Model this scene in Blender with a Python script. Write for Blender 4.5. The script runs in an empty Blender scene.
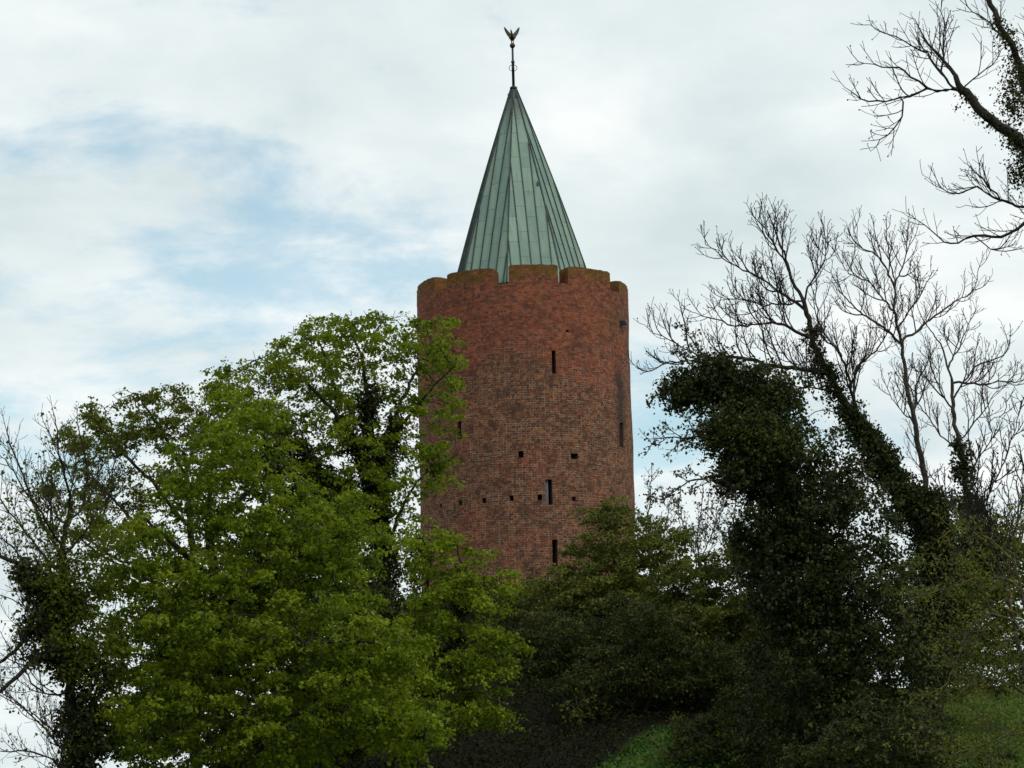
import bpy, bmesh, math, random
import numpy as np
from mathutils import Vector, Matrix

SC = bpy.context.scene
COL = SC.collection
R_ = math.radians

# ------------------------------------------------------------------ camera
FPX = 2800.0                       # focal length in pixels of a 1024 wide frame
PITCH, ROLL = R_(10.3), R_(-1.45)
cam_d = bpy.data.cameras.new("camera")
cam_d.sensor_width = 36.0
cam_d.lens = 36.0 * FPX / 1024.0
cam_d.clip_start, cam_d.clip_end = 0.5, 20000.0
cam = bpy.data.objects.new("camera", cam_d)
COL.objects.link(cam)
CAMROT = Matrix.Rotation(math.pi / 2 + PITCH, 3, 'X') @ Matrix.Rotation(ROLL, 3, 'Z')
cam.matrix_world = CAMROT.to_4x4()
SC.camera = cam

# ------------------------------------------------------------------ sky, sun, exposure
SUN_AZ, SUN_EL = R_(128), R_(52)   # azimuth clockwise from +Y: to the right and behind the camera
world = bpy.data.worlds.new("World")
SC.world = world
world.use_nodes = True
SC.view_settings.view_transform = 'Standard'
SC.view_settings.look = 'None'
SC.view_settings.exposure = 0.0
SC.view_settings.gamma = 1.0
SC.view_settings.use_curve_mapping = False
SKY_STRENGTH, CLOUD_STRENGTH = 0.15, 1.02


def ray(px, py):
    v = CAMROT @ Vector(((px - 512) / FPX, (384 - py) / FPX, -1))
    return v / v.y


def P(px, py, d):                   # the point on a sight line at the distance d along +Y
    return ray(px, py) * d


class NT:
    """small helper for node trees"""
    def __init__(s, nt):
        s.nt = nt
        nt.nodes.clear()

    def n(s, t, ins=None, **props):
        o = s.nt.nodes.new(t)
        for k, v in props.items():
            setattr(o, k, v)
        for k, v in (ins or {}).items():
            if isinstance(v, bpy.types.NodeSocket):
                s.nt.links.new(v, o.inputs[k])
            else:
                o.inputs[k].default_value = v
        return o

    def link(s, a, b):
        s.nt.links.new(a, b)

    def math(s, op, a, b=0.0, c=None, clamp=False):
        ins = {0: a, 1: b}
        if c is not None:
            ins[2] = c
        return s.n('ShaderNodeMath', ins, operation=op, use_clamp=clamp).outputs[0]

    def noise(s, vec, scale, detail=4, rough=.55, dist=0.0):
        return s.n('ShaderNodeTexNoise', {'Vector': vec, 'Scale': scale, 'Detail': detail, 'Roughness': rough,
                                          'Distortion': dist}).outputs[0]

    def smooth(s, v, a, b, lo=0.0, hi=1.0):
        return s.n('ShaderNodeMapRange', {'Value': v, 'From Min': a, 'From Max': b, 'To Min': lo, 'To Max': hi},
                   interpolation_type='SMOOTHSTEP').outputs[0]

    def mix(s, f, a, b, blend='MIX'):
        o = s.n('ShaderNodeMix', data_type='RGBA', blend_type=blend)
        for k, v in ((0, f), (6, a), (7, b)):
            if isinstance(v, bpy.types.NodeSocket):
                s.nt.links.new(v, o.inputs[k])
            else:
                o.inputs[k].default_value = (*v, 1) if isinstance(v, tuple) and len(v) == 3 else v
        return o.outputs[2]

    def ramp(s, f, stops):
        o = s.n('ShaderNodeValToRGB', {0: f})
        e = o.color_ramp.elements
        while len(e) < len(stops):
            e.new(.5)
        for el, (p, c) in zip(e, stops):
            el.position = p
            el.color = (*c, 1)
        return o.outputs[0]


def build_world():
    t = NT(world.node_tree)
    sky = t.n('ShaderNodeTexSky', sky_type='NISHITA', sun_disc=False, sun_elevation=SUN_EL, sun_rotation=SUN_AZ,
              altitude=0, air_density=1.0, dust_density=1.2, ozone_density=1.3)
    tc = t.n('ShaderNodeTexCoord').outputs['Generated']
    sep = t.n('ShaderNodeSeparateXYZ', {0: tc})
    # a flat layer of cloud seen in perspective: x/(z+k), y/(z+k)
    zk = t.math('ADD', t.math('MAXIMUM', sep.outputs[2], 0.0), 0.24)
    u = t.math('DIVIDE', sep.outputs[0], zk)
    v = t.math('DIVIDE', sep.outputs[1], zk)
    lay = t.n('ShaderNodeCombineXYZ', {0: u, 1: v, 2: 3.7}).outputs[0]
    n1 = t.noise(lay, 7.0, 9, .60, .2)
    n2 = t.noise(lay, 1.7, 3, .5)
    dens = t.math('ADD', t.math('MULTIPLY', n1, 1.15), t.math('MULTIPLY_ADD', n2, 0.45, -0.30))

    def spot(px, py, ax, ay, amt):
        c = ray(px, py).normalized()
        dv = t.n('ShaderNodeVectorMath', {0: tc, 1: tuple(c)}, operation='SUBTRACT').outputs[0]
        dv = t.n('ShaderNodeVectorMath', {0: dv, 1: (FPX / ax, .5, FPX / ay)}, operation='MULTIPLY').outputs[0]
        ln = t.n('ShaderNodeVectorMath', {0: dv}, operation='LENGTH').outputs['Value']
        return t.smooth(ln, 0.0, 1.0, amt, 0.0)
    bias = 0.19                     # the layer is nearly closed ...
    dens = t.math('ADD', dens, bias)
    for a in ((370, 255, 290, 115, -.30), (170, 140, 230, 85, -.25), (680, 425, 200, 110, -.30), (60, 350, 260, 130, -.16),
              (240, 290, 330, 130, -.13), (50, 150, 200, 90, -.10),
              (60, 420, 260, 120, -.12), (820, 160, 300, 170, .20), (700, 60, 300, 150, .12)):
        dens = t.math('ADD', dens, spot(*a))        # ... with thinner places where the blue shows
    mask = t.smooth(dens, 0.35, 0.66, 0.37, 1.0)
    # brightness inside the cloud layer
    g = t.noise(lay, 3.8, 8, .55, .2)
    cc = t.ramp(g, [(.32, (.66, .755, .775)), (.5, (.80, .875, .885)), (.64, (.95, .985, .975))])
    b1 = t.n('ShaderNodeBackground', {0: t.mix(1.0, sky.outputs[0], (.86, 1.12, 1.02), 'MULTIPLY'), 1: SKY_STRENGTH})
    b2 = t.n('ShaderNodeBackground', {0: cc, 1: CLOUD_STRENGTH})
    mx = t.n('ShaderNodeMixShader', {0: mask, 1: b1.outputs[0], 2: b2.outputs[0]})
    t.link(mx.outputs[0], t.n('ShaderNodeOutputWorld').inputs[0])


build_world()
sun_d = bpy.data.lights.new("sun", 'SUN')
sun_d.energy = 1.45
sun_d.angle = R_(14)
sun_d.color = (1.0, .95, .88)
sun = bpy.data.objects.new("sun", sun_d)
COL.objects.link(sun)
SUNDIR = Vector((math.sin(SUN_AZ) * math.cos(SUN_EL), math.cos(SUN_AZ) * math.cos(SUN_EL), math.sin(SUN_EL)))
sun.rotation_euler = SUNDIR.to_track_quat('Z', 'Y').to_euler()
sun.location = SUNDIR * 300

# ------------------------------------------------------------------ materials


def material(name):
    m = bpy.data.materials.new(name)
    m.use_nodes = True
    return m, NT(m.node_tree)


def finish(t, col, rough=.8, bump=None, bump_dist=.02, bump_str=.6, spec=.3, metal=0.0):
    b = t.n('ShaderNodeBsdfPrincipled', {'Roughness': rough, 'Specular IOR Level': spec, 'Metallic': metal})
    if isinstance(col, tuple):
        b.inputs['Base Color'].default_value = (*col, 1)
    else:
        t.link(col, b.inputs['Base Color'])
    if bump is not None:
        bn = t.n('ShaderNodeBump', {'Height': bump, 'Distance': bump_dist, 'Strength': bump_str})
        t.link(bn.outputs[0], b.inputs['Normal'])
    t.link(b.outputs[0], t.n('ShaderNodeOutputMaterial').inputs[0])


def leaf_material(name, stops, trans=.35, rough=.55, spec=.25):
    """leaf faces carry a random number 'tint': each leaf has its own green"""
    m, t = material(name)
    a = t.n('ShaderNodeAttribute', attribute_name='tint').outputs['Fac']
    c = t.ramp(a, stops)
    b = t.n('ShaderNodeBsdfPrincipled', {'Base Color': c, 'Roughness': rough, 'Specular IOR Level': spec})
    tr = t.n('ShaderNodeBsdfTranslucent', {'Color': t.mix(1.0, c, (.95, 1.0, .45), 'MULTIPLY')})
    mx = t.n('ShaderNodeMixShader', {0: trans, 1: b.outputs[0], 2: tr.outputs[0]})
    t.link(mx.outputs[0], t.n('ShaderNodeOutputMaterial').inputs[0])
    return m


def bark_material(name, a, b, moss=None):
    m, t = material(name)
    p = t.n('ShaderNodeNewGeometry').outputs['Position']
    n = t.noise(p, 6.0, 6, .65)
    c = t.ramp(n, [(.3, a), (.7, b)])
    if moss:
        k = t.smooth(t.noise(p, 1.3, 4, .6), .48, .62)
        c = t.mix(k, c, moss)
    finish(t, c, .9, t.noise(p, 14, 5, .6), .03, .8, .15)
    return m


M = {}
M['maple'] = leaf_material('maple_leaf', [(0, (.058, .095, .008)), (.4, (.138, .198, .013)), (.75, (.21, .268, .019)), (1, (.28, .31, .03))], .50, .6, .12)
M['olive'] = leaf_material('young_leaf', [(0, (.050, .070, .010)), (.5, (.098, .126, .016)), (1, (.16, .175, .028))], .52, .6, .12)
M['haw'] = leaf_material('hawthorn_leaf', [(0, (.034, .046, .012)), (.5, (.090, .110, .019)), (1, (.15, .158, .029))], .28, .6, .10)
M['dull'] = leaf_material('dull_leaf', [(0, (.020, .028, .010)), (.6, (.050, .062, .016)), (1, (.098, .108, .024))], .2, .6, .08)
M['ivy'] = leaf_material('ivy_leaf', [(0, (.012, .018, .006)), (.6, (.032, .042, .012)), (1, (.070, .080, .019))], .2, .5, .14)
M['bud'] = leaf_material('bud_leaf', [(0, (.05, .05, .03)), (1, (.12, .115, .065))], .25)
M['bark'] = bark_material('grey_bark', (.035, .030, .025), (.085, .072, .060))
M['bark_dark'] = bark_material('dark_bark', (.018, .016, .013), (.045, .038, .031))
M['bark_lichen'] = bark_material('lichen_bark', (.05, .043, .030), (.10, .085, .055), (.17, .14, .035))


def brick_material():
    m, t = material('old_red_brick')
    uv = t.n('ShaderNodeUVMap', uv_map='UVMap').outputs[0]
    pos = t.n('ShaderNodeNewGeometry').outputs['Position']
    wob = t.n('ShaderNodeTexNoise', {'Vector': uv, 'Scale': 1.1, 'Detail': 3})
    off = t.n('ShaderNodeVectorMath', {0: wob.outputs['Color'], 1: (.5, .5, .5)}, operation='SUBTRACT').outputs[0]
    off = t.n('ShaderNodeVectorMath', {0: off, 1: (.10, .11, 0)}, operation='MULTIPLY').outputs[0]
    uvw = t.n('ShaderNodeVectorMath', {0: uv, 1: off}, operation='ADD').outputs[0]

    def bricks(c1, c2, mo):
        o = t.n('ShaderNodeTexBrick', {'Vector': uvw, 'Scale': 1.0, 'Mortar Size': .012, 'Mortar Smooth': .25, 'Bias': 0.0,
                                       'Brick Width': .25, 'Row Height': .118}, offset=.5, squash=.62, squash_frequency=2)
        o.inputs['Color1'].default_value = (*c1, 1)
        o.inputs['Color2'].default_value = (*c2, 1)
        o.inputs['Mortar'].default_value = (*mo, 1)
        return o
    k = bricks((0, 0, 0), (1, 1, 1), (.5, .5, .5))
    rnd = k.outputs['Color']
    red = t.ramp(rnd, [(0, (.095, .044, .032)), (.22, (.165, .053, .031)), (.6, (.24, .070, .036)), (1, (.32, .108, .051))])
    dull = t.ramp(rnd, [(0, (.065, .038, .030)), (.3, (.115, .050, .029)), (.65, (.185, .071, .036)), (1, (.265, .115, .053))])
    big = t.noise(uv, .22, 4, .6, .3)
    sepz = t.n('ShaderNodeSeparateXYZ', {0: pos})
    z = sepz.outputs[2]
    hi = t.smooth(z, ZS - 5.6, ZS - 3.4)
    f = t.smooth(t.math('ADD', big, t.math('MULTIPLY', hi, .20)), .50, .66)
    c = t.mix(f, dull, red)
    # grey and brown blotches, some dark as soot
    bl = t.smooth(t.noise(uv, .75, 5, .65, .5), .50, .70)
    c = t.mix(t.math('MULTIPLY', bl, .35), c, (.12, .060, .04))
    gb = t.smooth(t.noise(uv, 1.7, 4, .6), .60, .74)
    c = t.mix(t.math('MULTIPLY', gb, .5), c, (.17, .12, .09))
    # single burnt bricks
    bb = t.smooth(t.n('ShaderNodeTexNoise', {'Vector': t.n('ShaderNodeVectorMath', {0: uv, 1: (2.9, 6.5, 1)},
                  operation='MULTIPLY').outputs[0], 'Scale': 1.0, 'Detail': 1.0}).outputs[0], .60, .70)
    c = t.mix(t.math('MULTIPLY', bb, .4), c, (.055, .036, .03))
    # joint shadow painted into the colour, and worn arrises, long and thin
    jn = t.n('ShaderNodeTexNoise', {'Vector': t.n('ShaderNodeVectorMath', {0: uv, 1: (2.2, 8.5, 1)}, operation='MULTIPLY').outputs[0],
                                    'Scale': 1.0, 'Detail': 4.0, 'Roughness': .7}).outputs[0]
    c = t.mix(t.smooth(jn, .52, .68, 0, .5), c, (.05, .034, .028))
    rn = t.noise(t.n('ShaderNodeVectorMath', {0: uv, 1: (1.5, .10, 1)}, operation='MULTIPLY').outputs[0], 1.0, 5, .65)
    c = t.mix(t.smooth(rn, .50, .72, 0, .38), c, (.07, .045, .036))
    # pale mortar, washed out in places
    mf = t.math('MULTIPLY', k.outputs['Fac'], t.smooth(t.noise(uv, 3.6, 5, .8), .42, .60, .05, 1.0))
    lower = t.smooth(z, ZS - 1.5, ZS - 6.0, .35, 1.0)
    c = t.mix(t.math('MULTIPLY', mf, lower), c, (.44, .33, .235))
    dm = t.math('MULTIPLY', k.outputs['Fac'], t.smooth(t.noise(uv, 1.3, 3, .6), .5, .62, .0, .8))
    c = t.mix(dm, c, (.05, .036, .032))
    # soot run below a slit on the right flank
    cu, cz = STREAK
    su = t.n('ShaderNodeSeparateXYZ', {0: uv}).outputs[0]
    wob2 = t.math('MULTIPLY', t.math('SUBTRACT', t.noise(uv, 1.2, 4, .6), .5), .9)
    du = t.math('ABSOLUTE', t.math('SUBTRACT', t.math('ADD', su, wob2), cu))
    st = t.math('MULTIPLY', t.smooth(du, .10, .75, 1, 0), t.math('MULTIPLY', t.smooth(z, cz + 2.6, cz + .8), t.smooth(z, cz - 3.4, cz - 1.2)))
    c = t.mix(t.math('MULTIPLY', st, .8), c, (.035, .028, .026))
    # ochre moss and lichen along the top of the parapet
    mo = t.math('ADD', t.smooth(z, ZS - .8, ZS + .95, -.27, .48), t.math('MULTIPLY', t.math('SUBTRACT', t.noise(uv, 1.6, 6, .75), .5), 2.6))
    mo = t.smooth(mo, .17, .40)
    mcol = t.ramp(t.noise(uv, 3.5, 4, .6), [(.3, (.085, .052, .013)), (.7, (.19, .112, .020))])
    c = t.mix(t.math('MULTIPLY', mo, .78), c, mcol)
    h = t.math('SUBTRACT', t.math('MULTIPLY', t.noise(uv, 9, 4, .7), .35), k.outputs['Fac'])
    finish(t, c, .92, h, .03, .9, .15)
    return m


def copper_material():
    m, t = material('verdigris_copper')
    uv = t.n('ShaderNodeUVMap', uv_map='UVMap').outputs[0]
    sw = t.n('ShaderNodeSeparateXYZ', {0: uv})
    vec = t.n('ShaderNodeCombineXYZ', {0: sw.outputs[1], 1: sw.outputs[0], 2: 0.0}).outputs[0]
    k = t.n('ShaderNodeTexBrick', {'Vector': vec, 'Scale': 1.0, 'Mortar Size': .012, 'Mortar Smooth': .1,
                                   'Brick Width': 1.55, 'Row Height': SEAM, 'Bias': 0.0}, offset=.41)
    k.inputs['Color1'].default_value = (0, 0, 0, 1)
    k.inputs['Color2'].default_value = (1, 1, 1, 1)
    k.inputs['Mortar'].default_value = (.5, .5, .5, 1)
    c = t.ramp(k.outputs['Color'], [(0, (.150, .235, .200)), (.5, (.18, .272, .220)), (1, (.22, .312, .245))])
    pos = t.n('ShaderNodeNewGeometry').outputs['Position']
    n = t.noise(pos, .9, 6, .65, .4)
    c = t.mix(t.smooth(n, .40, .70, 0, .45), c, (.25, .335, .25))
    n2 = t.noise(t.n('ShaderNodeVectorMath', {0: uv, 1: (3.5, .35, 1)}, operation='MULTIPLY').outputs[0], 1.6, 5, .7)
    c = t.mix(t.smooth(n2, .47, .74, 0, .55), c, (.085, .115, .10))
    c = t.mix(t.math('MULTIPLY', k.outputs['Fac'], .8), c, (.045, .058, .055))
    # bare brown-grey metal towards the tip
    z = t.n('ShaderNodeSeparateXYZ', {0: pos}).outputs[2]
    tip = t.smooth(t.math('ADD', z, t.math('MULTIPLY', n, 2.5)), ZTIP - 1.4, ZTIP + 1.2)
    c = t.mix(t.math('MULTIPLY', tip, .85), c, (.055, .058, .052))
    finish(t, c, .62, n2, .02, .4, .35, .15)
    return m


def plain(name, c, rough=.6, metal=0., spec=.3, var=.4):
    m, t = material(name)
    p = t.n('ShaderNodeNewGeometry').outputs['Position']
    n = t.noise(p, 4.0, 5, .6)
    col = t.ramp(n, [(.3, tuple(v * (1 - var) for v in c)), (.7, tuple(v * (1 + var) for v in c))])
    finish(t, col, rough, n, .01, .4, spec, metal)
    return m


# ------------------------------------------------------------------ object helpers
def mesh_obj(name, verts, faces, mat, parent=None, smooth=False, uvs=None):
    me = bpy.data.meshes.new(name)
    me.from_pydata([tuple(v) for v in verts], [], faces)
    if uvs is not None:
        lay = me.uv_layers.new(name='UVMap')
        lay.data.foreach_set('uv', np.asarray(uvs, dtype=np.float32).ravel())
    if smooth:
        me.polygons.foreach_set('use_smooth', [True] * len(me.polygons))
    me.materials.append(mat)
    o = bpy.data.objects.new(name, me)
    COL.objects.link(o)
    if parent is not None:
        o.parent = parent
        o.matrix_parent_inverse = parent_inv(parent)
    return o


def parent_inv(p):
    # parents that are Empties are only moved, never turned
    return Matrix.Translation(-Vector(p.location)) if p.type == 'EMPTY' else Matrix.Identity(4)


def quads_obj(name, verts, nv, mat, parent=None, tint=None, smooth=False, faces=None):
    """fast mesh: faces is (n,4) or (n,3) int array"""
    me = bpy.data.meshes.new(name)
    faces = np.asarray(faces, dtype=np.int32)
    k = faces.shape[1]
    me.vertices.add(len(verts))
    me.vertices.foreach_set('co', np.asarray(verts, dtype=np.float32).ravel())
    me.loops.add(faces.size)
    me.loops.foreach_set('vertex_index', faces.ravel())
    me.polygons.add(len(faces))
    me.polygons.foreach_set('loop_start', np.arange(0, faces.size, k, dtype=np.int32))
    me.update(calc_edges=True)
    if smooth:
        me.polygons.foreach_set('use_smooth', np.ones(len(faces), dtype=bool))
    if tint is not None:
        a = me.attributes.new('tint', 'FLOAT', 'FACE')
        a.data.foreach_set('value', np.asarray(tint, dtype=np.float32))
    me.materials.append(mat)
    o = bpy.data.objects.new(name, me)
    COL.objects.link(o)
    if parent is not None:
        o.parent = parent
        o.matrix_parent_inverse = parent_inv(parent)
    return o


def thing(name, label, cat, loc, group=None):
    e = bpy.data.objects.new(name, None)
    e.empty_display_size = .5
    e.location = loc
    e['label'] = label
    e['category'] = cat
    if group:
        e['group'] = group
    COL.objects.link(e)
    return e


# ------------------------------------------------------------------ ground
def sst(a, b, x):
    t = np.clip((np.asarray(x, dtype=float) - a) / (b - a), 0, 1)
    return t * t * (3 - 2 * t)


def ground(x, y):
    x = np.asarray(x, dtype=float)
    y = np.asarray(y, dtype=float)
    amp = 14.4 - 4.1 * sst(6, 17, x)
    amp = amp * sst(-21, -3.5, x)
    rise = sst(66, 128, y)
    far = 1 - sst(230, 420, y)
    side = 1 - sst(70, 150, np.abs(x))
    z = -1.6 + amp * rise * far * side
    z = z + .12 * np.sin(x * .43 + 1.3) * np.sin(y * .31) + .2 * np.sin(x * .11 + y * .07)
    return z


def build_ground():
    def axis(lo, hi, step, far):
        inner = np.arange(lo, hi + .1, step)
        out = np.array([1.3 ** k for k in range(1, 30)]) * 10
        out = out[out < far]
        return np.concatenate([lo - out[::-1], inner, hi + out])
    xs = axis(-60, 70, 1.5, 6000)
    ys = axis(-20, 240, 1.5, 6000)
    X, Y = np.meshgrid(xs, ys)
    Z = ground(X, Y)
    V = np.stack([X, Y, Z], -1).reshape(-1, 3)
    nx, ny = len(xs), len(ys)
    i = np.arange(nx * ny).reshape(ny, nx)
    F = np.stack([i[:-1, :-1], i[:-1, 1:], i[1:, 1:], i[1:, :-1]], -1).reshape(-1, 4)
    m, t = material('meadow_and_litter')
    pos = t.n('ShaderNodeNewGeometry').outputs['Position']
    n = t.noise(pos, .55, 6, .65)
    n2 = t.noise(pos, 7.0, 5, .7)
    g = t.ramp(n, [(.3, (.030, .062, .009)), (.55, (.048, .09, .011)), (.75, (.080, .11, .014))])
    g = t.mix(t.smooth(n2, .45, .7, 0, .5), g, (.02, .04, .01))
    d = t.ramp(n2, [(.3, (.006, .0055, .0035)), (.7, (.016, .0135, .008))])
    sx = t.n('ShaderNodeSeparateXYZ', {0: pos})
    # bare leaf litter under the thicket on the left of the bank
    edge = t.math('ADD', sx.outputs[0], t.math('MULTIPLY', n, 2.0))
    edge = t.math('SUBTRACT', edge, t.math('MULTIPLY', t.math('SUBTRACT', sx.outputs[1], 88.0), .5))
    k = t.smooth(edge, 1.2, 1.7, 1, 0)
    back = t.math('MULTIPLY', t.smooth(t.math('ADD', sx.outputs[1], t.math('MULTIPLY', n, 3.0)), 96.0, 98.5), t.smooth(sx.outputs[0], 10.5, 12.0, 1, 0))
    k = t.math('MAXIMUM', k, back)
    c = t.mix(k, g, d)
    finish(t, c, .95, n2, .15, .9, .1)
    o = quads_obj('ground', V, 4, m, faces=F, smooth=True)
    o['kind'] = 'structure'


build_ground()

# ------------------------------------------------------------------ the tower
TD = 146.0
_a = P(524.6, 395, TD)
AX, AY = _a.x, TD
RT = 5.63                          # outer radius
RIN = RT - 1.05


def cyl_hit(px, py, rad=None):
    rad = rad or RT
    r = ray(px, py)
    a = r.x ** 2 + r.y ** 2
    b = -2 * (r.x * AX + r.y * AY)
    c = AX ** 2 + AY ** 2 - rad ** 2
    disc = b * b - 4 * a * c
    s = (-b - math.sqrt(max(disc, 0))) / (2 * a)
    q = r * s
    return math.atan2(q.x - AX, -(q.y - AY)), q.z


ZS = cyl_hit(502, 283.5)[1]          # sill of the crenels
ZM = cyl_hit(533, 264.5)[1]        # top of the merlons
ZTIP = P(513.6, 90, TD).z
ZG = float(ground(AX, AY))
STREAK = (cyl_hit(620, 400)[0] * RT, cyl_hit(620, 400)[1])
SEAM = .545
M['brick'] = brick_material()
M['copper'] = copper_material()
M['iron'] = plain('dark_iron', (.05, .05, .052), .5, .6)
M['lead'] = plain('lead_sheet', (.075, .095, .105), .55, .3)
M['bronze'] = plain('weathered_bronze', (.075, .058, .04), .45, .7)
M['reveal'] = plain('dark_reveal_brick', (.10, .06, .045), .9)  # brick of the reveals, darker than the wall
M['void'] = plain('inside_shade', (.014, .014, .015), .95)  # near-black colour standing in for the shade inside the openings
M['lit_reveal'] = plain('lit_reveal_grey', (.13, .13, .135), .8)  # grey that imitates light falling on a slit's left reveal


def rad_at(phi, z):
    return RT + .018 * math.sin(3 * phi + z * .7) + .014 * math.sin(9 * phi - z * 1.9 + 1) + .010 * math.sin(23 * phi + 2.7 * z)


def cp(phi, r, z):
    return (AX + r * math.sin(phi), AY - r * math.cos(phi), z)


tower = thing('brick_tower', 'round red brick tower with battlements and green copper spire rising above the trees', 'tower',
              (AX, AY, ZG))


def build_tower():
    # openings: pixel centre, size in pixels
    slits = [(553.8, 362, 4.0, 23), (459.6, 430.5, 4.2, 18), (621.6, 435, 3.4, 24), (548.8, 492, 7.0, 25), (555, 553, 5.4, 27)]
    holes = [(521, 454.4, 5, 6.5), (574.6, 456.2, 7.2, 5.6), (484, 500.4, 3.6, 5.2), (511.7, 498.3, 3.8, 5.2), (539.8, 497.4, 4.6, 5.4),
             (574, 498.7, 3.8, 4.4), (460.4, 503, 3.2, 5), (440.6, 506, 2.4, 4), (567, 331, 3, 2.2)]
    ops = []
    for kind, lst in (('slit', slits), ('hole', holes)):
        for (px, py, w, h) in lst:
            p0, z1 = cyl_hit(px, py - h / 2)
            pc, _ = cyl_hit(px, py)
            pl, _ = cyl_hit(px - w / 2, py)
            pr, _ = cyl_hit(px + w / 2, py)
            _, z0 = cyl_hit(px, py + h / 2)
            ops.append((kind, pl, pr, z0, z1))
    ph = sorted(set([round(v, 6) for v in np.linspace(-math.pi, math.pi, 145)[:-1]] + [round(v, 6) for o in ops for v in o[1:3]]))
    zz = sorted(set([round(v, 5) for v in np.linspace(ZG - 1.5, ZS, 40)] + [round(v, 5) for o in ops for v in o[3:5]]))
    n, m = len(ph), len(zz)
    V = [cp(a, rad_at(a, z), z) for z in zz for a in ph]
    F, UV = [], []
    for j in range(m - 1):
        zc = (zz[j] + zz[j + 1]) / 2
        for i in range(n):
            a0 = ph[i]
            a1 = ph[i + 1] if i < n - 1 else ph[0] + 2 * math.pi
            ac = (a0 + a1) / 2
            if any(o[1] - 1e-5 < ac < o[2] + 1e-5 and o[3] < zc < o[4] for o in ops):
                continue
            i2 = (i + 1) % n
            F.append((j * n + i, j * n + i2, (j + 1) * n + i2, (j + 1) * n + i))
            UV += [(a0 * RT, zz[j]), (a1 * RT, zz[j]), (a1 * RT, zz[j + 1]), (a0 * RT, zz[j + 1])]
    # top of the wall, inner face of the parapet, floor of the wall walk
    def ring(r, z):
        s = len(V)
        V.extend(cp(a, r, z) for a in ph)
        return s
    top = len(V)
    V.extend(cp(a, rad_at(a, ZS), ZS) for a in ph)     # its own ring: the arris stays sharp
    r1 = ring(RIN, ZS)
    r2 = ring(RIN - .02, ZS - 1.4)
    r3 = ring(.5, ZS - 1.4)
    for A, B in ((top, r1), (r1, r2), (r2, r3)):
        for i in range(n):
            i2 = (i + 1) % n
            F.append((A + i, A + i2, B + i2, B + i))
            a0, a1 = ph[i] * RT, (ph[i + 1] if i < n - 1 else ph[0] + 2 * math.pi) * RT
            za, zb = V[A][2], V[B][2] - (.9 if B == r1 else 0)
            UV += [(a0, za), (a1, za), (a1, zb), (a0, zb)]
    mesh_obj('wall', V, F, M['brick'], tower, True, UV)
    for (kind, pl, pr, z0, z1) in ops:
        dep = .75 if kind == 'slit' else .45
        pts = [(pl, z0), (pr, z0), (pr, z1), (pl, z1)]
        fr = [cp(a, rad_at(a, z) - .004, z) for a, z in pts]
        sp = 1.0
        pm = (pl + pr) / 2
        bk = [cp(pm + (a - pm) * sp, RT - dep, z) for a, z in pts]
        v = fr + bk
        f = [(0, 4, 5, 1), (1, 5, 6, 2), (2, 6, 7, 3), (3, 7, 4, 0)]
        nm = 'slit_window' if kind == 'slit' else 'putlog_hole'
        o = mesh_obj(nm, v, f, M['reveal'], tower)
        mesh_obj('shade_sheet', [cp(a, RT - dep + .003, z) for a, z in [(pm + (a - pm) * sp, z) for a, z in pts]], [(0, 1, 2, 3)],
                 M['void'], o)  # sheet painted dark, closes the hole in place of its inner shade
    # a grey board added in the lower slit, standing in for its lit left reveal
    k = ops[3]
    pa, pb = k[1] + .006 / RT, k[1] + (k[2] - k[1]) * .48
    v = []
    for r in (RT - .10, RT - .15):
        v += [cp(pa, r, k[3] + .02), cp(pb, r, k[3] + .02), cp(pb, r, k[4] - .02), cp(pa, r, k[4] - .02)]
    f = [(0, 1, 2, 3), (7, 6, 5, 4), (0, 4, 5, 1), (1, 5, 6, 2), (2, 6, 7, 3), (3, 7, 4, 0)]
    mesh_obj('lit_reveal_board', v, f, M['lit_reveal'], tower)

    # battlements: ten merlons, gaps where the photograph has them
    gaps = [(-54, -43.6), (-15.2, -7.0), (19.2, 25.0), (55.0, 64.5)]
    rest = []
    for c in [95, 131, 167, 203, 239, 274]:
        rest.append((c - 3.6, c + 3.6))
    allg = sorted(gaps + rest)
    rnd = random.Random(4)
    for i in range(len(allg)):
        a0 = allg[i][1]
        a1 = allg[(i + 1) % len(allg)][0] + (360 if i == len(allg) - 1 else 0)
        if a1 - a0 < 4:
            continue
        nu = max(10, int((a1 - a0) / 1.6))
        nz, nt = 6, 5
        zt = ZM + rnd.uniform(-.06, .05) - (.16 if a1 < -50 or 64 < a0 < 70 else 0)
        tilt = rnd.uniform(-.05, .05)
        A = [R_(a0 + (a1 - a0) * s / nu) for s in range(nu + 1)]
        V, F, UV = [], [], []

        def topz(s, w):
            e = min(s, nu - s) / nu * (R_(a1 - a0) * RT)
            rd = .08
            dz = 0 if e > rd else rd - math.sqrt(max(0, rd * rd - (rd - e) ** 2))
            ew = min(w, 1 - w) * (RT - RIN)
            dz += 0 if ew > .08 else (.08 - ew) * .5
            return zt - dz * .8 + tilt * (s / nu - .5) + rnd.uniform(-.018, .018)
        # outer and inner face, top
        outer = {}
        for s in range(nu + 1):
            tz = topz(s, 0)
            for j in range(nz + 1):
                z = ZS + (tz - ZS) * j / nz
                outer[s, j] = len(V)
                jr = 0 if j == 0 else rnd.uniform(-.012, .012)
                V.append(cp(A[s], rad_at(A[s], min(z, ZS + .0)) + jr, z))
        inner = {}
        for s in range(nu + 1):
            tz = topz(s, 1)
            for j in range(nz + 1):
                z = ZS + (tz - ZS) * j / nz
                inner[s, j] = len(V)
                V.append(cp(A[s], RIN, z))
        topv = {}
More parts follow.
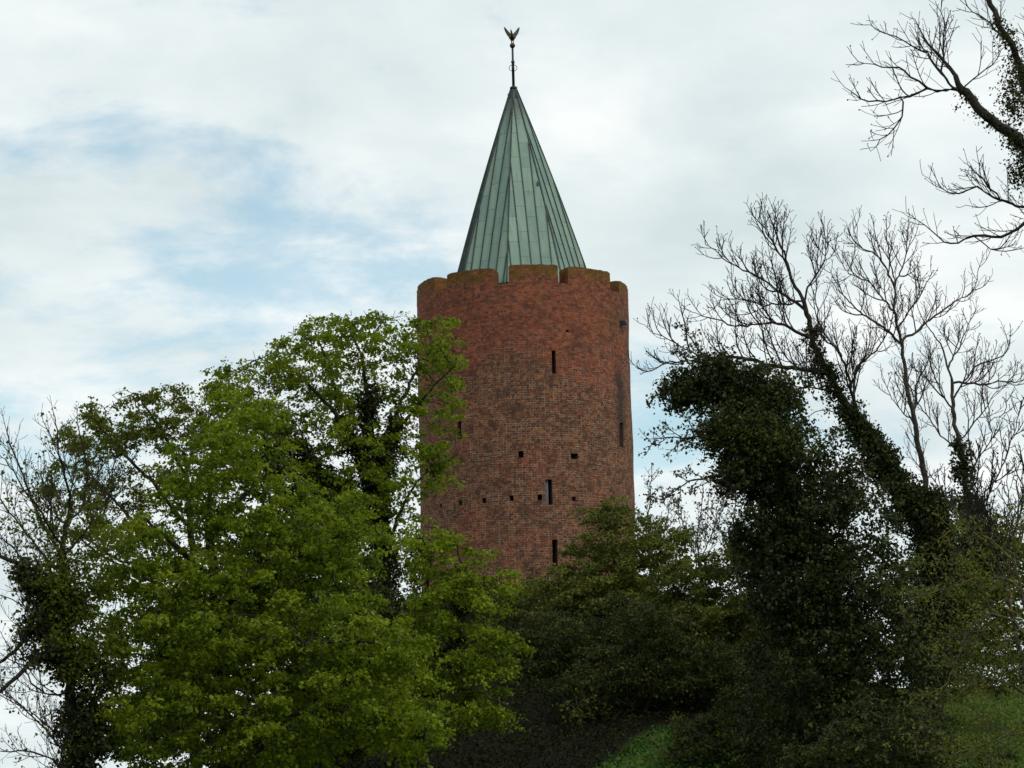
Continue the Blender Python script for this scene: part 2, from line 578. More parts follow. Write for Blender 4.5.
        for s in range(nu + 1):
            for w in range(1, nt):
                topv[s, w] = len(V)
                r = RT + (RIN - RT) * w / nt
                V.append(cp(A[s], r, topz(s, w / nt)))
            topv[s, 0] = outer[s, nz]
            topv[s, nt] = inner[s, nz]

        def add(q, uv):
            F.append(q)
            UV.extend(uv)
        for s in range(nu):
            u0, u1 = A[s] * RT, A[s + 1] * RT
            for j in range(nz):
                z0, z1 = V[outer[s, j]][2], V[outer[s, j + 1]][2]
                add((outer[s, j], outer[s + 1, j], outer[s + 1, j + 1], outer[s, j + 1]), [(u0, z0), (u1, z0), (u1, z1), (u0, z1)])
                add((inner[s + 1, j], inner[s, j], inner[s, j + 1], inner[s + 1, j + 1]), [(u1, z0), (u0, z0), (u0, z1), (u1, z1)])
            for w in range(nt):
                b = ZM + w * .21
                add((topv[s, w], topv[s + 1, w], topv[s + 1, w + 1], topv[s, w + 1]), [(u0, b), (u1, b), (u1, b + .21), (u0, b + .21)])
        # end faces: columns from outer to inner following the top
        for s, flip in ((0, True), (nu, False)):
            prev = [outer[s, j] for j in range(nz + 1)]
            for w in range(1, nt + 1):
                if w == nt:
                    cur = [inner[s, j] for j in range(nz + 1)]
                else:
                    r = RT + (RIN - RT) * w / nt
                    tz = V[topv[s, w]][2]
                    cur = []
                    for j in range(nz):
                        cur.append(len(V))
                        V.append(cp(A[s], r, ZS + (tz - ZS) * j / nz))
                    cur.append(topv[s, w])
                for j in range(nz):
                    q = (prev[j], cur[j], cur[j + 1], prev[j + 1])
                    ub = A[s] * RT + w * .21
                    uv = [(ub, V[q[0]][2]), (ub + .21, V[q[1]][2]), (ub + .21, V[q[2]][2]), (ub, V[q[3]][2])]
                    if flip:
                        q, uv = q[::-1], uv[::-1]
                    add(q, uv)
                prev = cur
        mesh_obj('merlon', V, F, M['brick'], tower, False, UV)

    # spire: eight flat sheets of copper with standing seams, its tip a little out of plumb
    zb = ZS + .44
    H = ZTIP - zb
    rb = 3.92
    lean = P(513.6, 90, TD).x - (AX + 0.0)
    px_axis = P(0, 0, 1)
    TIPX = P(513.6, 90, TD).x

    def axis(z):
        return AX + (TIPX - AX) * max(0, (z - zb)) / H

    def prof(z):
        s = (z - zb) / H
        return rb * (1 - s) * .955 + .17 + .10 * math.sin(min(1, max(0, s)) * math.pi)

    def rv(k, z):
        a = R_(-11.6 + 45 * k)
        r = prof(z)
        return Vector((axis(z) + r * math.sin(a), AY - r * math.cos(a), z))
    NZ = 14
    V, F, UV = [], [], []
    seams = []
    for k in range(8):
        for j in range(NZ):
            z0, z1 = zb + H * j / NZ, zb + H * (j + 1) / NZ
            q = [rv(k, z0), rv(k + 1, z0), rv(k + 1, z1), rv(k, z1)]
            s = len(V)
            V += q
            F.append((s, s + 1, s + 2, s + 3))
            w0, w1 = (q[1] - q[0]).length / 2, (q[2] - q[3]).length / 2
            ub = k * 37 * SEAM + (.37 if k % 2 else .1)
            v0, v1 = (z0 - zb) * 1.06, (z1 - zb) * 1.06
            UV += [(ub - w0, v0), (ub + w0, v0), (ub + w1, v1), (ub - w1, v1)]
        # seam lines: fall lines at brick rows of the same u, cut at the hips
        ub = k * 37 * SEAM + (.37 if k % 2 else .1)
        n0 = math.floor((ub - 3) / SEAM)
        for i in range(n0, n0 + 14):
            du = i * SEAM - ub
            pts = []
            for j in range(NZ * 2 + 1):
                z = zb + H * j / (NZ * 2)
                a, b = rv(k, z), rv(k + 1, z)
                w = (b - a).length / 2
                if abs(du) < w - .01:
                    pts.append(a.lerp(b, .5 + du / (2 * w)))
            if len(pts) > 1:
                seams.append((pts, k + .5))
        seams.append(([rv(k, zb + H * j / NZ) for j in range(NZ + 1)], k))
    for pts, k in seams:
        a = R_(-11.6 + 45 * k)
        nrm = Vector((math.sin(a), -math.cos(a), .34)).normalized()
        tan = Vector((math.cos(a), math.sin(a), 0))
        hw, hh = (.022, .05) if k % 1 else (.035, .045)
        s = len(V)
        for p in pts:
            V += [p - tan * hw - nrm * .01, p - tan * hw + nrm * hh, p + tan * hw + nrm * hh, p + tan * hw - nrm * .01]
        for j in range(len(pts) - 1):
            b = s + 4 * j
            for c in ((0, 1), (1, 2), (2, 3)):
                F.append((b + c[1], b + c[0], b + 4 + c[0], b + 4 + c[1]))
                UV += [(0.0, pts[j].z)] * 4
    roof = mesh_obj('spire_roof', V, F, M['copper'], tower, False, UV)
    # seams are darker than the sheets: their own slot
    m2 = plain('seam_copper', (.045, .062, .058), .6, .2)
    roof.data.materials.append(m2)
    mi = np.zeros(len(F), dtype=np.int32)
    mi[8 * NZ:] = 1
    roof.data.polygons.foreach_set('material_index', mi)
    # lead skirt and drum under the eaves
    V, F = [], []
    rings = [(rb + .06, zb - .02), (rb - .10, zb - .26), (rb - .22, zb - .30), (rb - .22, ZS - 1.38)]
    for r, z in rings:
        for i in range(48):
            a = 2 * math.pi * i / 48
            V.append(cp(a, r, z))
    for j in range(len(rings) - 1):
        for i in range(48):
            i2 = (i + 1) % 48
            F.append((j * 48 + i2, j * 48 + i, (j + 1) * 48 + i, (j + 1) * 48 + i2))
    mesh_obj('roof_skirt', V, F, M['lead'], tower, True)
    # loose sheet ends and little hooks on the roof
    for (k, s, u) in ((1, .03, .3), (1, .50, .93), (0, .965, .1), (1, .965, .95)):
        z = zb + H * s
        p = rv(k - 1, z).lerp(rv(k, z), u)
        a = R_(-11.6 + 45 * (k - .5))
        nr = Vector((math.sin(a), -math.cos(a), .3)).normalized()
        mt = Matrix.Translation(p + nr * .05) @ Matrix.Rotation(a, 4, 'Z')
        bm = bmesh.new()
        bmesh.ops.create_cube(bm, size=1, matrix=mt @ Matrix.Diagonal((.34 if s < .1 else .10, .10, .10 if s < .1 else .22, 1)))
        me = bpy.data.meshes.new('roof_hook')
        bm.to_mesh(me)
        bm.free()
        me.materials.append(M['lead'])
        o = bpy.data.objects.new('roof_hook', me)
        COL.objects.link(o)
        o.parent = tower
        o.matrix_parent_inverse = parent_inv(tower)

    # finial: collar, rod, wind-rose arms, ball and the goose
    fx = TIPX
    def lathe(name, prof_, parent, mat, n=16):
        V, F = [], []
        for r, z in prof_:
            for i in range(n):
                a = 2 * math.pi * i / n
                V.append((fx + r * math.cos(a), AY + r * math.sin(a), z))
        for j in range(len(prof_) - 1):
            for i in range(n):
                i2 = (i + 1) % n
                F.append((j * n + i, j * n + i2, (j + 1) * n + i2, (j + 1) * n + i))
        F.append(tuple(range((len(prof_) - 1) * n, len(prof_) * n)))
        F.append(tuple(range(n))[::-1])
        return mesh_obj(name, V, F, mat, parent, True)
    zc = P(513.6, 88, TD).z
    zball = P(512.6, 45.6, TD).z
    zgo = P(512.4, 38, TD).z
    rod = lathe('finial_rod', [(.075, zc - .5), (.075, zc + 1.4), (.10, zc + 1.42), (.10, zc + 1.5), (.06, zc + 1.55), (.055, zball)], tower, M['iron'], 10)
    lathe('collar', [(.12, zc - .12), (.20, zc - .05), (.20, zc + .03), (.10, zc + .10)], rod, M['iron'])
    lathe('ball', [(.01, zball - .15)] + [(.15 * math.cos(R_(t)), zball + .15 * math.sin(R_(t))) for t in range(-75, 76, 15)] + [(.01, zball + .15)], rod, M['bronze'])
    # scrolled cross arms
    bm = bmesh.new()
    zr = P(513, 68, TD).z
    for sx in (-1, 1):
        for ax in (0, 1):
            prev = None
            for q in range(9):
                a = -math.pi * .5 + math.pi * q / 8
                off = Vector((sx * (.05 + .16 * abs(math.cos(a))), 0, .17 * math.sin(a)))
                if ax:
                    off = Vector((0, off.x, off.z))
                p = Vector((fx, AY, zr)) + off
                if prev is not None:
                    mid, dv = (p + prev) / 2, p - prev
                    mt = Matrix.Translation(mid) @ dv.to_track_quat('Z', 'Y').to_matrix().to_4x4()
                    bmesh.ops.create_cone(bm, segments=6, radius1=.016, radius2=.016, depth=dv.length * 1.1, cap_ends=True, matrix=mt)
                prev = p
    bmesh.ops.create_uvsphere(bm, u_segments=10, v_segments=6, radius=.085, matrix=Matrix.Translation((fx, AY, zr)) @ Matrix.Diagonal((1, 1, 1.9, 1)))
    me = bpy.data.meshes.new('cross_arms')
    bm.to_mesh(me)
    bm.free()
    me.materials.append(M['iron'])
    o = bpy.data.objects.new('cross_arms', me)
    COL.objects.link(o)
    o.parent = rod
    # the goose faces the viewer's side, wings raised in a V; one skinned surface
    C = Vector((fx, AY, zgo))
    sv = [((0, .34, .10), .05), ((0, .20, .04), .12), ((0, .0, .0), .165), ((0, -.16, .05), .12), ((-.03, -.24, .20), .055),
          ((-.06, -.30, .33), .045), ((-.07, -.40, .34), .03),
          ((-.14, .02, .16), .085), ((-.27, .06, .36), .065), ((-.36, .08, .52), .045), ((-.42, .10, .66), .02),
          ((.14, .02, .16), .085), ((.27, .06, .36), .065), ((.34, .08, .50), .045), ((.40, .10, .62), .02),
          ((-.05, -.02, -.15), .035), ((-.05, -.03, -.30), .03), ((.05, -.02, -.15), .035), ((.05, -.03, -.30), .03)]
    ed = [(0, 1), (1, 2), (2, 3), (3, 4), (4, 5), (5, 6), (2, 7), (7, 8), (8, 9), (9, 10), (2, 11), (11, 12), (12, 13), (13, 14),
          (2, 15), (15, 16), (2, 17), (17, 18)]
    me = bpy.data.meshes.new('goose')
    me.from_pydata([tuple(C + Vector(v)) for v, _ in sv], ed, [])
    o = bpy.data.objects.new('goose', me)
    COL.objects.link(o)
    o.modifiers.new('skin', 'SKIN')
    for i, (_, r) in enumerate(sv):
        rr = (r, r)
        if 7 <= i <= 14:
            rr = (r * .45, r * 1.5)
        me.skin_vertices[0].data[i].radius = rr
    me.skin_vertices[0].data[2].use_root = True
    o.modifiers.new('sub', 'SUBSURF').render_levels = 1
    me.materials.append(M['bronze'])
    o.parent = rod
    # stone spout on the right flank
    a, z = cyl_hit(621, 323.5)
    bm = bmesh.new()
    for r0, r1, hz, hw in ((-.2, .34, .09, .11), (.05, .30, .05, .17)):
        mid = Vector(cp(a, RT + (r0 + r1) / 2, z + (.0 if hw < .15 else .09)))
        mt = Matrix.Translation(mid) @ Matrix.Rotation(a, 4, 'Z') @ Matrix.Diagonal((hw * 2, r1 - r0, hz * 2, 1))
        bmesh.ops.create_cube(bm, size=1, matrix=mt)
    bmesh.ops.bevel(bm, geom=bm.edges[:], offset=.02, segments=1, affect='EDGES')
    me = bpy.data.meshes.new('water_spout')
    bm.to_mesh(me)
    bm.free()
    me.materials.append(M['lead'])
    o = bpy.data.objects.new('water_spout', me)
    COL.objects.link(o)
    o.parent = tower
    o.matrix_parent_inverse = parent_inv(tower)


build_tower()


# ------------------------------------------------------------------ trees
class Tree:
    def __init__(s, seed):
        s.rs = np.random.RandomState(seed)
        s.pos, s.par, s.lim = [], [], []
        s.mark = []                 # node indices of each traced limb

    def nearest(s, p):
        a = np.array(s.pos)
        return int(((a - p) ** 2).sum(1).argmin())

    def limb(s, pts, r0, r1, wig=.05, step=.16, root=False):
        """a limb through given points (px, py, distance), radius r0 at its start to r1 at its end"""
        Q = [np.array(P(*p)) for p in pts]
        if root:
            q = Q[0]
            g = float(ground(q[0], q[1]))
            if q[2] > g:
                Q.insert(0, np.array((q[0], q[1], g - .25)))
            par = -1
        else:
            par = s.nearest(Q[0])
            Q[0] = np.array(s.pos[par])
        # Catmull-Rom through the points
        out = []
        for i in range(len(Q) - 1):
            p0, p1, p2, p3 = Q[max(0, i - 1)], Q[i], Q[i + 1], Q[min(len(Q) - 1, i + 2)]
            L = np.linalg.norm(p2 - p1)
            n = max(1, int(round(L / step)))
            for k in range(n):
                t = k / n
                out.append(.5 * ((2 * p1) + (p2 - p0) * t + (2 * p0 - 5 * p1 + 4 * p2 - p3) * t * t + (3 * p1 - p0 - 3 * p2 + p3) * t ** 3))
        out.append(Q[-1])
        n = len(out)
        ids = []
        w = np.zeros(3)
        for i, q in enumerate(out):
            if i == 0 and not root:
                ids.append(par)
                continue
            w = w * .8 + s.rs.normal(0, wig * .5, 3)
            s.pos.append(q + w)
            s.par.append(par)
            s.lim.append(r0 + (r1 - r0) * i / max(1, n - 1))
            par = len(s.pos) - 1
            ids.append(par)
        s.mark.append(ids)
        return ids

    def ramify(s, ids, length, level, spacing=.36, up=.10, ang=(28, 60), t0=.10, fall=.52, minlen=.16, step=.12):
        """side shoots along a chain, shorter towards its end, bending up to the light"""
        rs = s.rs
        P_ = np.array([s.pos[i] for i in ids])
        if len(ids) < 2:
            return
        seg = np.linalg.norm(np.diff(P_, axis=0), axis=1)
        cum = np.concatenate([[0], np.cumsum(seg)])
        tot = cum[-1]
        d = tot * t0 + rs.uniform(0, spacing)
        roll = rs.uniform(0, 6.28)
        while d < tot:
            i = min(len(ids) - 2, int(np.searchsorted(cum, d)) - 1)
            i = max(0, i)
            ax = P_[i + 1] - P_[i]
            ax = ax / (np.linalg.norm(ax) + 1e-9)
            ref = np.array((0.3, .9, .1))
            e1 = np.cross(ax, ref)
            e1 /= np.linalg.norm(e1) + 1e-9
            e2 = np.cross(ax, e1)
            roll += 2.4 + rs.normal(0, .5)
            a = R_(rs.uniform(*ang))
            if rs.uniform() < .5 and (e1 * math.cos(roll) + e2 * math.sin(roll))[2] < -.3:
                roll += math.pi      # few shoots leave from the underside
            dr = ax * math.cos(a) + (e1 * math.cos(roll) + e2 * math.sin(roll)) * math.sin(a)
            L = length * (1 - .6 * d / tot) * rs.uniform(.55, 1.15)
            if L > minlen:
                n = max(2, int(L / step))
                par = ids[i + 1]
                ch = [par]
                p = np.array(s.pos[par])
                for k in range(n):
                    dr = dr + np.array((0, 0, up)) + rs.normal(0, .075, 3)
                    dr /= np.linalg.norm(dr)
                    p = p + dr * (L / n)
                    s.pos.append(p.copy())
                    s.par.append(par)
                    s.lim.append(0)
                    par = len(s.pos) - 1
                    ch.append(par)
                if level > 1:
                    s.ramify(ch, L * fall, level - 1, spacing * .64, up, ang, .2, fall, minlen, step * .85)
            d += spacing * rs.uniform(.6, 1.5)

    def blobs(s, blobs, power=.45):
        """random points in a set of ellipsoids (px, py, rx, ry, distance, depth radius, count)"""
        out = []
        for (px, py, rx, ry, d, rd, n) in blobs:
            u = s.rs.normal(size=(n, 3))
            u /= np.linalg.norm(u, axis=1)[:, None]
            u *= s.rs.uniform(0, 1, (n, 1)) ** power
            c = np.array(P(px, py, d))
            sc = d / FPX
            o = np.stack([u[:, 0] * rx * sc, u[:, 1] * rd, u[:, 2] * ry * sc], 1)
            out.append(c + o)
        return np.concatenate(out)

    def colonize(s, A, step=.3, di=4.0, dk=.42, iters=70, up=.08, jit=.16):
        A = np.asarray(A)
        pos = np.array(s.pos)
        near = np.empty(len(A), dtype=int)
        dist = np.empty(len(A))
        for i0 in range(0, len(A), 500):
            dd = np.linalg.norm(A[i0:i0 + 500, None] - pos[None], axis=2)
            near[i0:i0 + 500] = dd.argmin(1)
            dist[i0:i0 + 500] = dd.min(1)
        alive = dist > dk
        born = {}
        for it in range(iters):
            act = alive & (dist < di)
            if not act.any():
                di *= 1.5
                if di > 30 or not alive.any():
                    break
                continue
            idx = np.nonzero(act)[0]
            pn = np.array(s.pos)
            v = A[idx] - pn[near[idx]]
            v /= np.linalg.norm(v, axis=1)[:, None] + 1e-9
            acc = np.zeros((len(pn), 3))
            cnt = np.zeros(len(pn))
            np.add.at(acc, near[idx], v)
            np.add.at(cnt, near[idx], 1)
            src = np.nonzero(cnt)[0]
            new = []
            for k in src:
                if born.get(k, 0) > 3:
                    continue
                born[k] = born.get(k, 0) + 1
                dr = acc[k] / cnt[k] + s.rs.normal(0, jit, 3) + np.array((0, 0, up))
                dr /= np.linalg.norm(dr) + 1e-9
                s.pos.append(pn[k] + dr * step)
                s.par.append(int(k))
                s.lim.append(0)
                new.append(len(s.pos) - 1)
            if not new:
                break
            NP = np.array([s.pos[i] for i in new])
            al = np.nonzero(alive)[0]
            for i0 in range(0, len(al), 800):
                sub = al[i0:i0 + 800]
                dd = np.linalg.norm(A[sub, None] - NP[None], axis=2)
                mn = dd.min(1)
                am = dd.argmin(1)
                b = mn < dist[sub]
                dist[sub[b]] = mn[b]
                near[sub[b]] = np.array(new)[am[b]]
            alive &= dist > dk

    def finish(s, tip=.008, ex=2.3, lim_max=True):
        n = len(s.pos)
        par = np.array(s.par)
        pw = np.zeros(n)
        kids = np.zeros(n, dtype=int)
        for i in range(n - 1, -1, -1):
            if pw[i] == 0:
                pw[i] = tip ** ex
            if par[i] >= 0:
                pw[par[i]] += pw[i]
                kids[par[i]] += 1
        r = pw ** (1 / ex)
        lim = np.array(s.lim)
        r = np.where(lim > 0, np.maximum(np.minimum(r, lim * 1.15), lim * .8), np.minimum(r, .12))
        s.r, s.kids, s.P, s.parr = r, kids, np.array(s.pos), par
        # a side branch is never thicker than what carries it
        for i in range(n):
            if par[i] >= 0:
                s.r[i] = min(s.r[i], s.r[par[i]])

    def wood_mesh(s, name, mat, parent):
        P_, par, r = s.P, s.parr, s.r
        n = len(P_)
        main = -np.ones(n, dtype=int)
        best = np.zeros(n)
        for i in range(n):
            k = par[i]
            if k >= 0 and r[i] > best[k]:
                best[k] = r[i]
                main[k] = i
        indir = np.zeros((n, 3))
        has = par >= 0
        indir[has] = P_[has] - P_[par[has]]
        hasm = main >= 0
        outdir = np.zeros((n, 3))
        outdir[hasm] = P_[main[hasm]] - P_[hasm]

        def norm(a):
            return a / (np.linalg.norm(a, axis=1)[:, None] + 1e-9)
        D = norm(norm(indir) + norm(outdir))
        ref = np.array((.93, .31, .17))
        V, F3, base = [], [], 0
        VV, FF = [], []
        for k, sel in ((8, (r > .045)), (4, (r <= .045))):
            kid = np.nonzero(has & sel)[0]
            if not len(kid):
                continue
            ang = np.arange(k) * 2 * math.pi / k

            def rings(c, d, rad):
                e1 = norm(np.cross(d, ref))
                e2 = np.cross(d, e1)
                return c[:, None] + rad[:, None, None] * (np.cos(ang)[None, :, None] * e1[:, None] + np.sin(ang)[None, :, None] * e2[:, None])
            pk = par[kid]
            ismain = main[pk] == kid
            d0 = np.where(ismain[:, None], D[pk], norm(indir[kid]))
            r0 = np.where(ismain, r[pk], r[kid])
            a = rings(P_[pk], d0, r0)
            b = rings(P_[kid], D[kid], r[kid])
            m = len(kid)
            vv = np.concatenate([a, b], 1).reshape(-1, 3)
            o = base + np.arange(m)[:, None] * 2 * k
            j = np.arange(k)[None]
            j2 = (j + 1) % k
            ff = np.stack([o + j, o + j2, o + k + j2, o + k + j], -1).reshape(-1, 4)
            VV.append(vv)
            FF.append(ff)
            base += len(vv)
        return quads_obj(name, np.concatenate(VV), 4, mat, parent, faces=np.concatenate(FF), smooth=True)


def leaf_quads(C, Nrm, size, rs, aspect=.75, fold=.25):
    """leaf-shaped quads (stalk end, side, tip, side) at C facing Nrm"""
    n = len(C)
    t = rs.normal(size=(n, 3))
    t -= (t * Nrm).sum(1)[:, None] * Nrm
    t /= np.linalg.norm(t, axis=1)[:, None] + 1e-9
    b = np.cross(Nrm, t)
    s = size[:, None]
    w = aspect * rs.uniform(.8, 1.2, (n, 1))
    f = Nrm * s * fold * rs.uniform(-.2, 1, (n, 1))
    v0 = C - t * s * .5
    v1 = C - t * s * .05 + b * s * w * .5 + f
    v2 = C + t * s * .55 - f * .6
    v3 = C - t * s * .05 - b * s * w * .5 + f
    V = np.stack([v0, v1, v2, v3], 1).reshape(-1, 3)
    F = np.arange(4 * n).reshape(n, 4)
    return V, F


def leaves(name, centers, n_per, size, spread, mat, parent, rs, flat=.55, upb=.7, tint=(.5, .2), droop=.3, sizevar=.6, ctint=None):
    """a clump of leaves at each centre; lump gives each centre's spray a common tint"""
    m = len(centers)
    rep = np.repeat(np.arange(m), n_per)
    n = len(rep)
    off = rs.normal(size=(n, 3)) * spread * .6
    off[:, 2] *= flat
    off[:, 2] -= droop * np.hypot(off[:, 0], off[:, 1])
    C = centers[rep] + off
    N = rs.normal(size=(n, 3)) * .65 + off / (spread + 1e-6) * .5
    N[:, 2] += upb
    N /= np.linalg.norm(N, axis=1)[:, None]
    sz = size * rs.uniform(1 - sizevar, 1 + sizevar, n)
    ct = rs.normal(tint[0], tint[1] * .6, m)
    if ctint is not None:
        ct = ct + ctint
    ti = np.clip(ct[rep] + rs.normal(0, .12, n), 0, 1)
    V, F = leaf_quads(C, N, sz, rs)
    return quads_obj(name, V, 4, mat, parent, tint=ti, faces=F)


def sprays(C, k, rad, flat, rs, droop=.5):
    """round every centre k clump positions in a flat, drooping spray"""
    m = len(C)
    a = rs.uniform(0, 6.283, (m, k))
    R = rs.uniform(.5, 1.2, (m, 1)) * rad
    q = R * rs.uniform(0, 1, (m, k)) ** .6
    tilt = rs.normal(0, .28, (m, 2, 1))
    dx, dy = q * np.cos(a), q * np.sin(a)
    dz = rs.normal(0, flat * rad, (m, k)) - droop * q * q / R + dx * tilt[:, 0] + dy * tilt[:, 1]
    o = np.stack([dx, dy, dz], -1)
    return (C[:, None] + o).reshape(-1, 3), np.repeat(rs.normal(0, .16, m), k)


def along(tree, ids, t0, t1, n, rad, rs, taper=.5):
    """points in a sleeve round part of a limb"""
    Q = tree.P[ids]
    L = len(Q) - 1
    t = rs.uniform(t0, t1, n) * L
    i = np.minimum(t.astype(int), L - 1)
    c = Q[i] + (Q[i + 1] - Q[i]) * (t - i)[:, None]
    o = rs.normal(size=(n, 3))
    o /= np.linalg.norm(o, axis=1)[:, None]
    k = rad * (1 - taper * t / L) * rs.uniform(.15, 1, n) ** .6
    # clumpy: the sleeve swells and thins along the limb
    k *= .65 + .5 * np.sin(t * .9 + rs.uniform(0, 6)) * np.sin(t * .37 + 1)
    return c + o * np.abs(k)[:, None]


def root_of(tree):
    p = tree.pos[0]
    return Vector((p[0], p[1], float(ground(p[0], p[1]))))


def leafy(name, label, cat, seed, limbs, blobs, leaf, wood='bark', dk=.42, step=.3, tip=.008, group=None, ivy=None, thin=.03,
          dens=1.6, up=.05, keep=1.0, bare=None):
    """limbs: first is the trunk.  leaf: dict for leaves()."""
    T = Tree(seed)
    for i, (pts, r0, r1) in enumerate(limbs):
        T.limb(pts, r0, r1, root=(i == 0))
    if blobs:
        T.colonize(T.blobs([b[:6] + (int(b[6] * dens),) for b in blobs]), step=step, dk=dk, up=up)
    if bare:
        for k in bare['limbs']:
            T.ramify(T.mark[k], bare['len'], bare.get('level', 3), bare.get('spacing', .5), bare.get('up', .1))
    T.finish(tip, 2.7 if bare else 2.3)
    e = thing(name, label, cat, root_of(T), group)
    T.wood_mesh('trunk', M[wood], e)
    rs = T.rs
    if leaf:
        cand = np.nonzero((T.r < thin) & (T.parr >= 0))[0]
        C = T.P[cand[rs.uniform(size=len(cand)) < keep]]
        ct = rs.normal(0, .1, len(C))
        if leaf.get('sprays'):
            tips = cand[rs.uniform(size=len(cand)) < leaf['sprays']]
            C2, ct2 = sprays(T.P[tips], leaf.get('k', 9), leaf.get('rad', .5), .10, rs)
            C, ct = np.concatenate([C, C2]), np.concatenate([ct, ct2])
        print(name, seed, 'nodes', len(T.pos), 'leaves', len(C) * leaf['n'])
        leaves('crown', C, leaf['n'], leaf['size'], leaf['spread'], M[leaf['mat']], e, rs, leaf.get('flat', .55), leaf.get('upb', .7),
               leaf.get('tint', (.5, .2)), leaf.get('droop', .3), ctint=ct)
    if bare and bare.get('buds'):
        C = T.P[T.kids == 0]
        leaves('crown', C, 1, bare['buds'], bare['buds'] * .7, M['ivy'], e, rs, 1.0, .3, (.2, .15), 0)
    if ivy:
        C = []
        for (k, t0, t1, n, rad) in ivy.get('sleeves', ()):
            C.append(along(T, T.mark[k], t0, t1, n, rad, rs))
        if ivy.get('blobs'):
            C.append(T.blobs(ivy['blobs'], .5))
        C = np.concatenate(C)
        C = C[rs.permutation(len(C))[:int(len(C) * ivy.get('frac', .22))]]
        C, ct = sprays(C, 6, ivy.get('rad', .34), .30, rs, .6)
        print(name, seed, 'nodes', len(T.pos), 'ivy', len(C) * ivy.get('n', 6))
        leaves('ivy', C, ivy.get('n', 6) + 3, ivy.get('size', .09), ivy.get('spread', .14), M['ivy'], e, rs, .8, .35, (.5, .22), .2, ctint=ct)
    return T, e


MAPLE = dict(n=9, size=.10, spread=.17, mat='maple', flat=.5, upb=.75, tint=(.5, .26), droop=.3, sprays=.24, k=15, rad=.46)


